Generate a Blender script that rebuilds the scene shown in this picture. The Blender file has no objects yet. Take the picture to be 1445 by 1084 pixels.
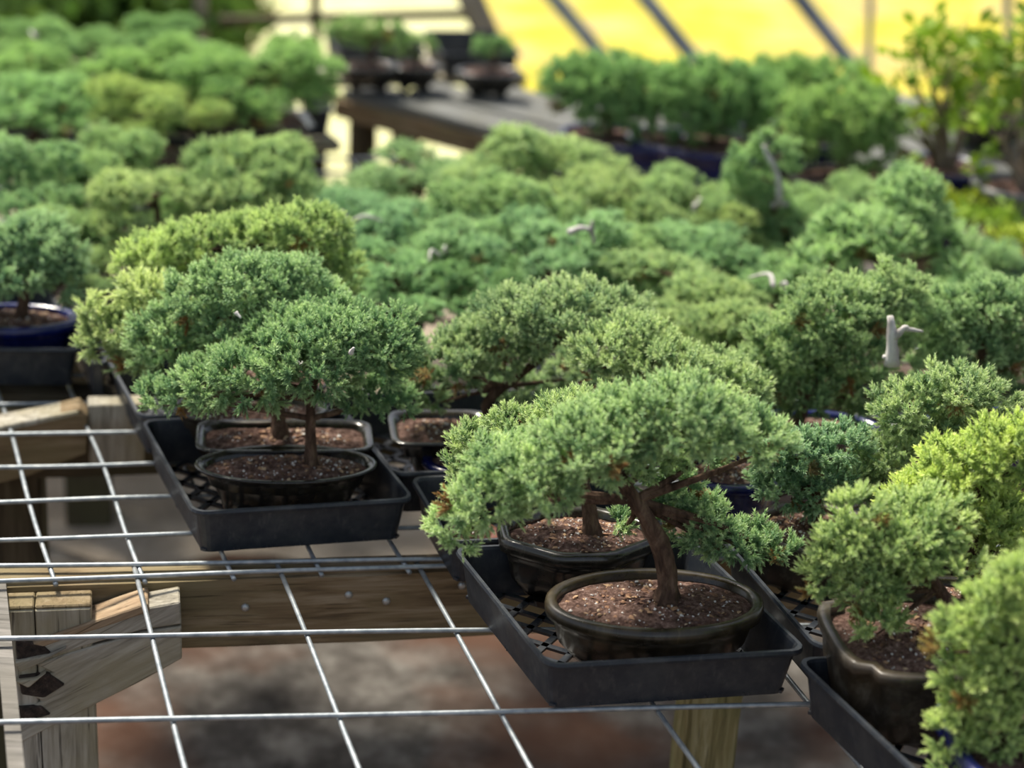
import bpy, bmesh, math, random
import numpy as np
from mathutils import Vector, Matrix
PI = math.pi
S = bpy.context.scene
COL = S.collection

# ------------------------------------------------------------------ camera, sky, sun, exposure
PITCH, ROLL, HCAM, FPX = 0.39102, 0.06, 0.9718, 2700.0
cp, sp = math.cos(PITCH), math.sin(PITCH)
_r, _f, _u = np.array([1., 0, 0]), np.array([0, cp, -sp]), np.array([0, sp, cp])
_c, _q = math.cos(ROLL), math.sin(ROLL)
CAM_R, CAM_U, CAM_F = _c*_r+_q*_u, -_q*_r+_c*_u, _f
CAM_O = np.array([0, 0, HCAM])
cam = bpy.data.cameras.new('camera')
cam.sensor_width = 36.0
cam.lens = FPX/1445*36
cam.clip_end = 200
cam.dof.use_dof = True
cam.dof.focus_distance = 1.93
cam.dof.aperture_fstop = 2.8
camo = bpy.data.objects.new('camera', cam)
COL.objects.link(camo)
camo.matrix_world = Matrix(((CAM_R[0], CAM_U[0], -CAM_F[0], 0), (CAM_R[1], CAM_U[1], -CAM_F[1], 0),
                            (CAM_R[2], CAM_U[2], -CAM_F[2], HCAM), (0, 0, 0, 1)))
S.camera = camo

world = bpy.data.worlds.new('sky')
S.world = world
world.use_nodes = True
wn = world.node_tree
bg = wn.nodes['Background']
sky = wn.nodes.new('ShaderNodeTexSky')
sky.sky_type = 'NISHITA'
sky.sun_disc = False
sky.sun_elevation = math.radians(50)
sky.sun_rotation = math.radians(-40)
sky.air_density = 1.0
sky.dust_density = 2.5
sky.ozone_density = 0.6
hs = wn.nodes.new('ShaderNodeHueSaturation')
hs.inputs['Saturation'].default_value = 0.55
wn.links.new(sky.outputs[0], hs.inputs['Color'])
wn.links.new(hs.outputs[0], bg.inputs[0])
bg.inputs[1].default_value = 0.145
SUN = bpy.data.lights.new('sun', 'SUN')
SUN.energy = 6.3
SUN.angle = math.radians(10)
SUN.color = (1.0, 0.93, 0.80)
suno = bpy.data.objects.new('sun', SUN)
COL.objects.link(suno)
suno.rotation_euler = Vector((-0.34, 0.36, 0.87)).to_track_quat('Z', 'Y').to_euler()
suno.location = (-3, 2, 8)
S.view_settings.view_transform = 'Standard'
S.view_settings.look = 'None'
S.view_settings.gamma = 1
S.view_settings.use_curve_mapping = False
S.view_settings.exposure = 0.22
S.cycles.use_denoising = True
S.cycles.max_bounces = 6
S.cycles.transparent_max_bounces = 8

# ------------------------------------------------------------------ helpers
def ray(px, py):
    return CAM_R*((px-722.5)/FPX)+CAM_U*((542-py)/FPX)+CAM_F
def at(px, py, z=0.0):                       # point of the photograph at a height
    d = ray(px, py)
    return CAM_O+d*((z-HCAM)/d[2])
def aty(px, py, y):                          # point of the photograph at a distance
    d = ray(px, py)
    return CAM_O+d*(y/d[1])
def atp(px, py, p0, n):                      # point of the photograph on a plane
    d = ray(px, py)
    n = np.array(n)
    return CAM_O+d*(np.dot(np.array(p0)-CAM_O, n)/np.dot(d, n))
def depth(p):
    return float(np.dot(np.array(p)-CAM_O, CAM_F))

def link(name, data, parent=None):
    o = bpy.data.objects.new(name, data)
    COL.objects.link(o)
    if parent is not None:
        o.parent = parent
    return o
def empty(name, loc=(0, 0, 0), rz=0.0):
    o = bpy.data.objects.new(name, None)
    o.empty_display_size = 0.02
    o.location = loc
    o.rotation_euler = (0, 0, rz)
    COL.objects.link(o)
    return o
def tag(o, label=None, cat=None, group=None, kind=None):
    if label: o['label'] = label
    if cat: o['category'] = cat
    if group: o['group'] = group
    if kind: o['kind'] = kind
    return o
def mesh(name, verts, faces, mat, smooth=False):
    me = bpy.data.meshes.new(name)
    me.from_pydata([tuple(map(float, v)) for v in verts], [], [tuple(f) for f in faces])
    if mat: me.materials.append(mat)
    if smooth:
        me.polygons.foreach_set('use_smooth', [True]*len(me.polygons))
    me.update()
    return me
def obj(name, verts, faces, mat, parent=None, smooth=False):
    return link(name, mesh(name, verts, faces, mat, smooth), parent)
def bmobj(name, bm, mat, parent=None, smooth=False):
    me = bpy.data.meshes.new(name)
    bm.to_mesh(me); bm.free()
    me.materials.append(mat)
    if smooth:
        me.polygons.foreach_set('use_smooth', [True]*len(me.polygons))
    return link(name, me, parent)
def copy_tree(o, parent=None):
    c = o.copy()
    COL.objects.link(c)
    if parent is not None: c.parent = parent
    for ch in list(o.children):
        copy_tree(ch, c)
    return c

def tube(pts, rad, n=8, V=None, F=None, bump=0.0, rng=None):
    V = [] if V is None else V
    F = [] if F is None else F
    pts = [np.array(p, float) for p in pts]
    base = len(V)
    t0 = pts[1]-pts[0]
    t0 /= np.linalg.norm(t0)
    ref = np.array([0, 0, 1.]) if abs(t0[2]) < .9 else np.array([1., 0, 0])
    a = np.cross(t0, ref); a /= np.linalg.norm(a)
    for i, p in enumerate(pts):
        t = pts[min(i+1, len(pts)-1)]-pts[max(i-1, 0)]
        t = t/(np.linalg.norm(t)+1e-12)
        a = a-t*np.dot(a, t); a /= np.linalg.norm(a)+1e-12
        b = np.cross(t, a)
        for k in range(n):
            w = 2*PI*k/n
            rr = rad[i]*(1+(bump*rng.uniform(-1, 1) if bump else 0))
            V.append(p+rr*(math.cos(w)*a+math.sin(w)*b))
    for i in range(len(pts)-1):
        for k in range(n):
            k2 = (k+1) % n
            F.append((base+i*n+k, base+i*n+k2, base+(i+1)*n+k2, base+(i+1)*n+k))
    F.append(tuple(base+k for k in range(n))[::-1])
    e = base+(len(pts)-1)*n
    F.append(tuple(e+k for k in range(n)))
    return V, F
def spline(pts, n):
    P = [np.array(p, float) for p in pts]
    P = [2*P[0]-P[1]]+P+[2*P[-1]-P[-2]]
    out = []
    segs = len(P)-3
    for i in range(n):
        x = i/(n-1)*segs
        k = min(int(x), segs-1); t = x-k
        a, b, c, d = P[k:k+4]
        out.append(.5*(2*b+(c-a)*t+(2*a-5*b+4*c-d)*t*t+(3*b-a-3*c+d)*t**3))
    return out
def boxbm(sx, sy, sz, bev=0.003, cuts=0, rough=0.0, rng=None):
    bm = bmesh.new()
    bmesh.ops.create_cube(bm, size=1)
    for v in bm.verts:
        v.co.x *= sx; v.co.y *= sy; v.co.z *= sz
    if cuts:
        es = [e for e in bm.edges if abs(e.verts[0].co.x-e.verts[1].co.x) > 1e-6]
        bmesh.ops.subdivide_edges(bm, edges=es, cuts=cuts)
    if bev:
        bmesh.ops.bevel(bm, geom=[e for e in bm.edges if e.calc_face_angle(0) > 1], offset=bev, segments=2, affect='EDGES')
    if rough:
        for v in bm.verts:
            v.co.y += rng.uniform(-rough, rough); v.co.z += rng.uniform(-rough, rough)
    return bm

# ------------------------------------------------------------------ materials
def newmat(name, rough=0.6, metal=0.0, col=(.5, .5, .5), spec=0.5):
    m = bpy.data.materials.new(name)
    m.use_nodes = True
    b = m.node_tree.nodes['Principled BSDF']
    b.inputs['Roughness'].default_value = rough
    b.inputs['Metallic'].default_value = metal
    b.inputs['Base Color'].default_value = (*col, 1)
    b.inputs['Specular IOR Level'].default_value = spec
    return m, m.node_tree, b
def N(nt, typ, **kw):
    n = nt.nodes.new(typ)
    for k, v in kw.items():
        if k in n.inputs: n.inputs[k].default_value = v
        else: setattr(n, k, v)
    return n
def ramp(nt, fac, stops):
    n = nt.nodes.new('ShaderNodeValToRGB')
    e = n.color_ramp.elements
    while len(e) < len(stops): e.new(.5)
    for el, (p, c) in zip(e, stops):
        el.position = p
        el.color = (*c, 1)
    nt.links.new(fac, n.inputs[0])
    return n.outputs[0]
def coords(nt, scale=(1, 1, 1), kind='Object'):
    tc = nt.nodes.new('ShaderNodeTexCoord')
    mp = nt.nodes.new('ShaderNodeMapping')
    mp.inputs['Scale'].default_value = scale
    nt.links.new(tc.outputs[kind], mp.inputs[0])
    return mp.outputs[0]
def noise(nt, vec, scale, detail=4, rough=.55, dist=0):
    n = nt.nodes.new('ShaderNodeTexNoise')
    n.inputs['Scale'].default_value = scale
    n.inputs['Detail'].default_value = detail
    n.inputs['Roughness'].default_value = rough
    n.inputs['Distortion'].default_value = dist
    nt.links.new(vec, n.inputs['Vector'])
    return n.outputs[0]
def mix(nt, fac, a, b, mode='MIX'):
    n = nt.nodes.new('ShaderNodeMix')
    n.data_type = 'RGBA'; n.blend_type = mode
    if isinstance(fac, (int, float)): n.inputs[0].default_value = fac
    else: nt.links.new(fac, n.inputs[0])
    for i, x in ((6, a), (7, b)):
        if isinstance(x, tuple): n.inputs[i].default_value = (*x, 1)
        else: nt.links.new(x, n.inputs[i])
    return n.outputs[2]
def bump(nt, b, h, strength=.4, dist=.003):
    n = nt.nodes.new('ShaderNodeBump')
    n.inputs['Strength'].default_value = strength
    n.inputs['Distance'].default_value = dist
    nt.links.new(h, n.inputs['Height'])
    nt.links.new(n.outputs[0], b.inputs['Normal'])

def wood_mat(name, dark, mid, light, moss=None, grain=60):
    m, nt, b = newmat(name, .85, spec=.2)
    v = coords(nt, (1.2, grain/4, grain/4))
    n1 = noise(nt, v, 6, 8, .65, .6)
    c = ramp(nt, n1, [(.28, dark), (.5, mid), (.72, light)])
    v2 = coords(nt, (3, 5, 5))
    n2 = noise(nt, v2, 2.2, 4)
    c = mix(nt, ramp(nt, n2, [(.42, (0, 0, 0)), (.62, (.75,)*3)]), c, moss or mid)
    n3 = noise(nt, coords(nt, (2, 60, 60)), 5, 3)
    c = mix(nt, ramp(nt, n3, [(.62, (0, 0, 0)), (.70, (.7,)*3)]), c, tuple(x*.35 for x in dark))
    nt.links.new(c, b.inputs['Base Color'])
    bump(nt, b, n1, .5, .004)
    return m
M = {}
M['wood'] = wood_mat('weathered_timber', (.06, .043, .026), (.21, .15, .085), (.36, .29, .20), (.20, .165, .09))
M['wood_grey'] = wood_mat('grey_timber', (.12, .105, .08), (.34, .315, .26), (.56, .53, .46), (.29, .255, .16))
M['wood_sunlit'] = wood_mat('painted_sunlit_timber', (.11, .075, .045), (.32, .225, .14), (.52, .41, .28), (.30, .25, .17))  # warm tone with the sunlight of the brace top put into the colour
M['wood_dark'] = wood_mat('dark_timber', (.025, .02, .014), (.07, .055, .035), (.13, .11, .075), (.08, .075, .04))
m, nt, b = newmat('galvanised_wire', .42, .55)
c = ramp(nt, noise(nt, coords(nt), 90, 4), [(.3, (.22, .25, .27)), (.6, (.37, .40, .42)), (.8, (.50, .50, .48))])
nt.links.new(c, b.inputs['Base Color']); M['wire'] = m
m, nt, b = newmat('galvanised_pipe', .5, .3)
nt.links.new(ramp(nt, noise(nt, coords(nt), 8, 3), [(.3, (.20, .24, .28)), (.7, (.36, .40, .44))]), b.inputs['Base Color']); M['pipe'] = m

m, nt, b = newmat('tray_plastic', .42, 0, spec=.5)
v = coords(nt)
d1 = ramp(nt, noise(nt, v, 22, 8, .7), [(.45, (0, 0, 0)), (.75, (.45,)*3)])
d2 = ramp(nt, noise(nt, coords(nt, (1, 1, .35)), 160, 4, .6), [(.55, (0, 0, 0)), (.8, (.5,)*3)])
c = mix(nt, d1, (.014, .019, .028), (.10, .10, .095))
c = mix(nt, d2, c, (.10, .10, .095))
nt.links.new(c, b.inputs['Base Color'])
nt.links.new(ramp(nt, noise(nt, v, 30, 4), [(.3, (.32,)*3), (.7, (.6,)*3)]), b.inputs['Roughness']); M['tray'] = m

def glaze(name, dark, light, edge, rough=.16, dust=.25):
    m, nt, b = newmat(name, rough)
    v = coords(nt, (1, 1, .5))
    n = noise(nt, v, 26, 6, .65, .8)
    c = ramp(nt, n, [(.35, dark), (.62, light), (.8, edge)])
    d = ramp(nt, noise(nt, coords(nt), 60, 6, .7), [(.5, (0, 0, 0)), (.8, (dust,)*3)])
    c = mix(nt, d, c, (.20, .18, .14))
    nt.links.new(c, b.inputs['Base Color'])
    nt.links.new(ramp(nt, noise(nt, coords(nt), 18, 3), [(.35, (rough,)*3), (.7, (min(1, rough*2.6),)*3)]), b.inputs['Roughness'])
    b.inputs['Coat Weight'].default_value = .3
    b.inputs['Coat Roughness'].default_value = .12
    return m
M['glaze_black'] = glaze('black_glaze', (.008, .007, .006), (.02, .017, .012), (.06, .05, .035))
M['glaze_bronze'] = glaze('bronze_glaze', (.012, .009, .005), (.045, .032, .015), (.13, .10, .05), .2)
M['glaze_brown'] = glaze('brown_glaze', (.014, .010, .006), (.045, .032, .018), (.13, .10, .065), .35, .5)
M['glaze_blue'] = glaze('blue_glaze', (.004, .006, .05), (.006, .012, .11), (.03, .05, .24), .14, .1)
M['glaze_red'] = glaze('red_glaze', (.08, .02, .01), (.16, .045, .025), (.3, .12, .07), .3, .15)
M['glaze_cream'] = glaze('cream_glaze', (.5, .42, .3), (.62, .54, .4), (.75, .68, .55), .35, .3)
M['pot_grey'] = glaze('grey_plastic', (.12, .12, .12), (.2, .2, .19), (.3, .29, .27), .45, .4)

m, nt, b = newmat('potting_soil', .95, spec=.15)
n1 = noise(nt, coords(nt), 170, 6, .75)
c = ramp(nt, n1, [(.3, (.04, .023, .019)), (.48, (.15, .088, .07)), (.6, (.30, .195, .16)), (.72, (.52, .40, .34))])
nt.links.new(c, b.inputs['Base Color'])
bump(nt, b, n1, 1.0, .006); M['soil'] = m
m, nt, b = newmat('perlite', .9, col=(.66, .63, .60)); M['perlite'] = m
m, nt, b = newmat('bark_chip', .8)
oi = N(nt, 'ShaderNodeNewGeometry')
nt.links.new(ramp(nt, oi.outputs['Random Per Island'], [(0, (.08, .035, .02)), (.5, (.22, .11, .06)), (.85, (.42, .27, .15)), (1, (.5, .38, .26))]), b.inputs['Base Color']); M['chip'] = m
m, nt, b = newmat('juniper_bark', .9, spec=.2)
n1 = noise(nt, coords(nt, (1, 1, .35)), 70, 8, .7, .5)
nt.links.new(ramp(nt, n1, [(.32, (.022, .014, .010)), (.5, (.10, .06, .042)), (.66, (.22, .145, .10)), (.8, (.36, .28, .21))]), b.inputs['Base Color'])
bump(nt, b, n1, .9, .005); M['bark'] = m
m, nt, b = newmat('deadwood', .75)
nt.links.new(ramp(nt, noise(nt, coords(nt, (1, 1, .3)), 60, 6, .6), [(.35, (.30, .27, .25)), (.55, (.55, .52, .50)), (.8, (.72, .70, .68))]), b.inputs['Base Color']); M['deadwood'] = m

def leafmat(name, base, tip, dead):
    m = bpy.data.materials.new(name); m.use_nodes = True
    nt = m.node_tree
    b = nt.nodes['Principled BSDF']
    out = nt.nodes['Material Output']
    b.inputs['Roughness'].default_value = .55
    b.inputs['Specular IOR Level'].default_value = .25
    A = N(nt, 'ShaderNodeAttribute', attribute_name='tint')
    sep = nt.nodes.new('ShaderNodeSeparateColor')
    nt.links.new(A.outputs['Color'], sep.inputs[0])
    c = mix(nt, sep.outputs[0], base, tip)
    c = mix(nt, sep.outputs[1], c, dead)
    oi = nt.nodes.new('ShaderNodeObjectInfo')
    c = mix(nt, 1.0, c, oi.outputs['Color'], 'MULTIPLY')
    nt.links.new(c, b.inputs['Base Color'])
    tr = nt.nodes.new('ShaderNodeBsdfTranslucent')
    c2 = mix(nt, 1.0, c, (1.05, 1.05, .75), 'MULTIPLY')
    nt.links.new(c2, tr.inputs[0])
    ms = nt.nodes.new('ShaderNodeMixShader')
    ms.inputs[0].default_value = .35
    nt.links.new(b.outputs[0], ms.inputs[1]); nt.links.new(tr.outputs[0], ms.inputs[2])
    nt.links.new(ms.outputs[0], out.inputs[0])
    return m
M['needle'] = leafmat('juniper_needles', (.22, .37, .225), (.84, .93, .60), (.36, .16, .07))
M['leaf'] = leafmat('shrub_leaves', (.18, .32, .05), (.48, .58, .10), (.5, .4, .1))

def groundmat(name, stops, scale, extra=None, bumpd=.02):
    m, nt, b = newmat(name, .95, spec=.1)
    v = coords(nt)
    n1 = noise(nt, v, scale, 8, .7)
    c = ramp(nt, n1, stops)
    if extra:
        n2 = noise(nt, v, extra[0], 3)
        c = mix(nt, ramp(nt, n2, [(extra[1], (0, 0, 0)), (extra[2], (extra[4],)*3)]), c, extra[3])
    nt.links.new(c, b.inputs['Base Color'])
    bump(nt, b, n1, .6, bumpd)
    return m
M['dirt'] = groundmat('nursery_floor', [(.3, (.035, .031, .027)), (.5, (.10, .09, .08)), (.7, (.22, .205, .185))], 14, (2.6, .46, .6, (.11, .055, .035), .8))
M['sun_patch'] = groundmat('painted_sunlit_floor', [(.3, (.20, .165, .13)), (.5, (.34, .285, .225)), (.7, (.45, .385, .31))], 10)
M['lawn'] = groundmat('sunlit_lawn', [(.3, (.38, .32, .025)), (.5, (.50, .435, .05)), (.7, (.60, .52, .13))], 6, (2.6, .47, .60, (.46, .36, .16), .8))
M['pale'] = groundmat('pale_dry_grass', [(.3, (.50, .50, .22)), (.5, (.60, .59, .32)), (.7, (.66, .64, .42))], 7)

# ------------------------------------------------------------------ the ground
ZG = -0.62
def patch(name, pts, z, mat, div=1):
    o = obj(name, [(x, y, z) for x, y in pts], [tuple(range(len(pts)))], mat)
    return tag(o, kind='structure')
ground = patch('ground', [(-6, -3), (6, -3), (6, 5.7), (-6, 5.7)], ZG, M['dirt'])
tag(ground, 'bare brown and grey nursery floor under the benches', 'ground')
LB0, LB1 = at(732, 150, ZG), at(655, -15, ZG)
bx = lambda y: LB0[0]+(LB1[0]-LB0[0])*(y-LB0[1])/(LB1[1]-LB0[1])
pale = patch('ground', [(-14, 5.05), (bx(5.05), 5.05), (bx(40), 40), (-14, 40)], ZG+.004, M['pale'])
tag(pale, 'pale sunlit dry grass behind the timber window frame', 'ground')
rpatch = random.Random(6)
sun_patch = patch('ground', [(-3+i*.1, 2.86+.12*i/30+rpatch.uniform(-.05, .05)) for i in range(31)]+[(0.1, 5.0), (-3, 5.0)], ZG+.004, M['sun_patch'])  # paler polygon: sunlight on the nursery floor, painted as ground colour
tag(sun_patch, 'strip of floor painted paler as sunlight under the rear mesh panel', 'ground')
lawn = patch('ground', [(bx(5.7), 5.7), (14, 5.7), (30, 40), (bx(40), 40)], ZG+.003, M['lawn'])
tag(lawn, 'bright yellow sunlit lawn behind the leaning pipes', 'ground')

TA, TB_ = at(480, 125), at(1000, 262)                     # front edge of the far table
TD = (TB_-TA)/np.linalg.norm(TB_-TA)
TN = np.array([TD[1], -TD[0], 0])                         # towards the camera
# ------------------------------------------------------------------ bench: wire mesh sheets
WR = 0.0027
def grid_point(G, x, y):
    X, Y, a, k, s = G
    x, y = x*s, y*s
    x = x+k*y
    return np.array([X+x*math.cos(a)-y*math.sin(a), Y+x*math.sin(a)+y*math.cos(a), 0.])
GF = (-0.3913, 1.8002, 0.1515, -0.1753, 0.1524)
GB = (-0.4643, 1.7565, 0.2006, -0.1753, 0.0933)
rw = random.Random(3)
def wire_sheet(G, cols, rows, x0, x1, y0, y1, label, clip=None):
    root = empty('wire_mesh_panel', tuple(grid_point(G, (x0+x1)/2, (y0+y1)/2)))
    inv = np.array(root.location)
    def rod(f, lo, hi, z):
        n = max(6, int((hi-lo)*2)+1)
        ph, am = rw.uniform(0, 6), rw.uniform(.0006, .002)
        P = []
        for i in range(n):
            t = lo+(hi-lo)*i/(n-1)
            p = f(t)-inv
            p[2] += z+am*math.sin(t*1.7+ph)*.4
            p[0] += am*math.sin(t*1.3+ph); p[1] += am*math.cos(t*1.1+ph)
            if clip is None or clip(p+inv): P.append(p)
        if len(P) < 2: return
        V, F = tube(P, [WR]*len(P), 8)
        obj('wire', V, F, M['wire'], root, True)
    for i in cols:
        rod(lambda t, i=i: grid_point(G, i, t), y0, y1, -.0078)
    for j in rows:
        rod(lambda t, j=j: grid_point(G, t, j), x0, x1, -.0030)
    tag(root, label, 'wire mesh', 'galvanised mesh panels of the bench top')
wire_sheet(GF, range(0, 10), range(-4, 1), -1.3, 9.3, -4.3, 0.035, 'front bench panel of galvanised wire mesh with wide square openings')
wire_sheet(GB, range(-8, 15), range(0, 18), -8.2, 14.3, -0.04, 17.3, 'rear bench panel of galvanised wire mesh with narrower openings', lambda p: np.dot(p-TA, TN) > .015)

# ------------------------------------------------------------------ bench timber
rt = random.Random(11)
def board(name, p0, p1, h, d, mat, parent=None, roll=0, drop=True, cuts=14, rough=.0012, bev=.004):
    """board whose upper front edge runs p0 to p1, h high, d deep behind it"""
    p0, p1 = np.array(p0, float), np.array(p1, float)
    L = np.linalg.norm(p1-p0)
    bm = boxbm(L, d, h, bev, cuts, rough, rt)
    o = bmobj(name, bm, mat, parent)
    ax = (p1-p0)/L
    yy = np.cross(np.array([0, 0, 1.]), ax); yy /= np.linalg.norm(yy)
    zz = np.cross(ax, yy)
    c = (p0+p1)/2+yy*d/2-zz*h/2
    o.matrix_world = Matrix(((ax[0], yy[0], zz[0], c[0]), (ax[1], yy[1], zz[1], c[1]), (ax[2], yy[2], zz[2], c[2]), (0, 0, 0, 1)))
    return o
def axis_post(name, top, w, d, zbot, mat, rz, lean=(0, 0), parent=None):
    h = top[2]-zbot
    bm = boxbm(h, w, d, .004, 10, .001, rt)
    o = bmobj(name, bm, mat, parent)
    a = np.array([lean[0], lean[1], -1.]); a /= np.linalg.norm(a)
    yy = np.array([math.cos(rz), math.sin(rz), 0]); yy -= a*np.dot(a, yy); yy /= np.linalg.norm(yy)
    zz = np.cross(a, yy)
    c = np.array(top)+a*h/2
    o.matrix_world = Matrix(((a[0], yy[0], zz[0], c[0]), (a[1], yy[1], zz[1], c[1]), (a[2], yy[2], zz[2], c[2]), (0, 0, 0, 1)))
    return o
ZB = -.0115
bL, bR = at(0, 826, ZB), at(640, 803, ZB)
bd = (bR-bL)/np.linalg.norm(bR-bL)
bn = np.array([bd[1], -bd[0], 0.])                      # towards the camera
beam = empty('bench_beam', tuple(bL+bd*.9))
beam_o = board('timber', -bd*1.5, bd*.85, .088, .042, M['wood'], beam, cuts=30)
tag(beam, 'mossy brown timber beam carrying the seam of the two mesh panels', 'beam')
m_, nt_, b_ = newmat('nail_steel', .45, .7, (.45, .47, .47)); M['nail'] = m_
for px, py in ((346, 857), (492, 839), (545, 848), (652, 826)):
    p = atp(px, py, bL, bn)
    V, F = [], []
    tube([p-bn*.004, p+bn*.002, p+bn*.0035], [.0045, .0045, .002], 8, V, F)
    V = [v-np.array(beam.location) for v in V]
    obj('nail', V, F, M['nail'], beam, True)

def prism(name, poly, thick, n, mat, parent, org, along=None):
    """polygon of points, extruded away from the camera by thick along -n"""
    k = len(poly)
    P = [np.array(p)-org for p in poly]
    Q = [p-np.array(n)*thick for p in P]
    bm = bmesh.new()
    vs = [bm.verts.new(p) for p in P+Q]
    bm.faces.new(vs[:k]); bm.faces.new(vs[k:][::-1])
    for i in range(k):
        j = (i+1) % k
        bm.faces.new((vs[j], vs[i], vs[k+i], vs[k+j]))
    bmesh.ops.recalc_face_normals(bm, faces=bm.faces)
    bmesh.ops.bevel(bm, geom=[e for e in bm.edges], offset=.0015, segments=1, affect='EDGES')
    ax = np.array(along if along is not None else (0, 0, 1.), float); ax /= np.linalg.norm(ax)
    zz = np.array(n, float)-ax*np.dot(n, ax); zz /= np.linalg.norm(zz)
    yy = np.cross(zz, ax)
    Mx = Matrix([[*map(float, r)] for r in np.stack([ax, yy, zz], 1)]).to_4x4()
    bmesh.ops.transform(bm, matrix=Mx.inverted(), verts=bm.verts)
    o = bmobj(name, bm, mat, parent)
    o.matrix_local = Mx
    return o

# front brace: a split board, rotten at its lower left end, nailed to the beam
FP = bL+bn*.040
br_org = atp(140, 930, FP, bn)
brace = empty('bench_brace', tuple(br_org))
tag(brace, 'grey diagonal timber brace with a rotten lower end, nailed to the mossy beam', 'brace')
BA = atp(255, 860, FP, bn)-atp(40, 970, FP, bn)
def pl(pts, p0=FP): return [atp(x, y, p0, bn) for x, y in pts]
main = pl([(256, 884), (257, 930), (200, 962), (140, 992), (80, 1022), (20, 1054), (17, 1012), (60, 990), (30, 975), (22, 962), (75, 950), (50, 938), (90, 925), (140, 910), (200, 893)])
prism('lower_plank', main, .036, bn, M['wood_grey'], brace, br_org, BA)
uppr = pl([(254, 850), (256, 881), (200, 890), (140, 906), (88, 922), (60, 926), (30, 918), (44, 910), (90, 896), (140, 880), (200, 860)])
prism('upper_plank', uppr, .036, bn, M['wood_grey'], brace, br_org, BA)
cap = pl([(208, 852), (140, 875), (90, 892), (40, 910), (60, 914), (90, 903), (140, 888), (190, 871), (212, 864)], FP+bn*.002)
prism('sunlit_edge', cap, .038, bn, M['wood_sunlit'], brace, br_org, BA)  # warm strip painted where sun catches the top of the brace
for poly in ([(20, 935), (70, 925), (95, 915), (60, 935), (28, 950)], [(20, 962), (52, 958), (66, 950), (40, 972)]):
    prism('splinter', pl(poly, FP+bn*.007), .02, bn, M['wood_grey'], brace, br_org, BA)
m_, nt_, b_ = newmat('rotten_wood', .95)
nn_ = noise(nt_, coords(nt_), 120, 6, .7)
nt_.links.new(ramp(nt_, nn_, [(.35, (.012, .008, .006)), (.6, (.06, .04, .03)), (.8, (.2, .16, .13))]), b_.inputs['Base Color'])
bump(nt_, b_, nn_, 1, .008); M['rot'] = m_
for poly in ([(22, 903), (60, 911), (74, 924), (46, 939), (24, 936)], [(26, 956), (68, 951), (92, 967), (62, 986), (30, 981)], [(20, 1000), (58, 997), (72, 1009), (24, 1024)]):
    prism('rotten_core', pl(poly, FP+bn*.0025), .02, bn, M['rot'], brace, br_org, BA)

# front left post: two boards side by side, end grain up
PP = bL+bn*.0015
pp = empty('bench_post', tuple(at(65, 845, ZG)*np.array([1, 1, 0])+np.array([0, 0, ZG])))
porg = np.array(pp.location)
for x0, x1, xb0, xb1 in ((6, 50, 12, 58), (52, 130, 60, 140)):
    t0, t1 = atp(x0, 846, PP, bn), atp(x1, 842, PP, bn)
    zt = -.022
    t0[2] = t1[2] = zt
    lean = np.array([.0, 0, 0])
    q = [t0, t1, t1*np.array([1, 1, 0])+np.array([0.004, 0, ZG]), t0*np.array([1, 1, 0])+np.array([0.004, 0, ZG])]
    prism('post_board', [v+bn*.036 for v in q], .036, bn, M['wood_grey'], pp, porg)
    zc_ = np.array([0, 0, .0035])
    prism('end_grain', [t0+bn*.034+zc_, t1+bn*.034+zc_, t1+bn*.034-zc_*.4, t0+bn*.034-zc_*.4], .032, bn, M['wood'], pp, porg)
tag(pp, 'grey square post of two split boards behind the rotten brace', 'post')

# grey batten under the left end of the front panel
p0, p1 = at(-3, 815, -.02), at(24, 1100, -.02)
ba = empty('edge_batten', tuple((p0+p1)/2))
V = []
w = bd*.0145
for p in (p1-(p0-p1)*.4, p0):
    for s, z in ((-1, 0), (1, 0), (1, -.012), (-1, -.012)):
        V.append(p+w*s*.5+np.array([0, 0, z+.0085])-np.array(ba.location))
M['batten'] = wood_mat('stained_batten', (.06, .055, .05), (.17, .16, .145), (.27, .25, .23), (.15, .14, .12))
obj('batten', V, [(0, 1, 2, 3), (7, 6, 5, 4), (0, 4, 5, 1), (1, 5, 6, 2), (2, 6, 7, 3), (3, 7, 4, 0)], M['batten'], ba)
tag(ba, 'narrow grey batten running under the left edge of the front mesh', 'batten')

def simple_post(px, py, z, w, label, mat='wood', zb=ZG, rz=.15, lean=(0, 0)):
    t = at(px, py, z)
    e = empty('bench_post', (t[0], t[1], zb))
    o = axis_post('timber', (0, 0, z-zb), w, w, 0.0, M[mat], rz, lean, e)
    tag(e, label, 'post')
M['plank'] = wood_mat('shaded_plank', (.06, .062, .06), (.15, .155, .15), (.24, .245, .235), (.13, .13, .11))
M['post_yellow'] = wood_mat('yellowed_timber', (.07, .06, .03), (.24, .20, .09), (.42, .37, .22), (.16, .17, .07))
simple_post(1010, 900, -.10, .062, 'yellowed timber post under the front tray with the bronze oval pot', 'post_yellow')

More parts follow.
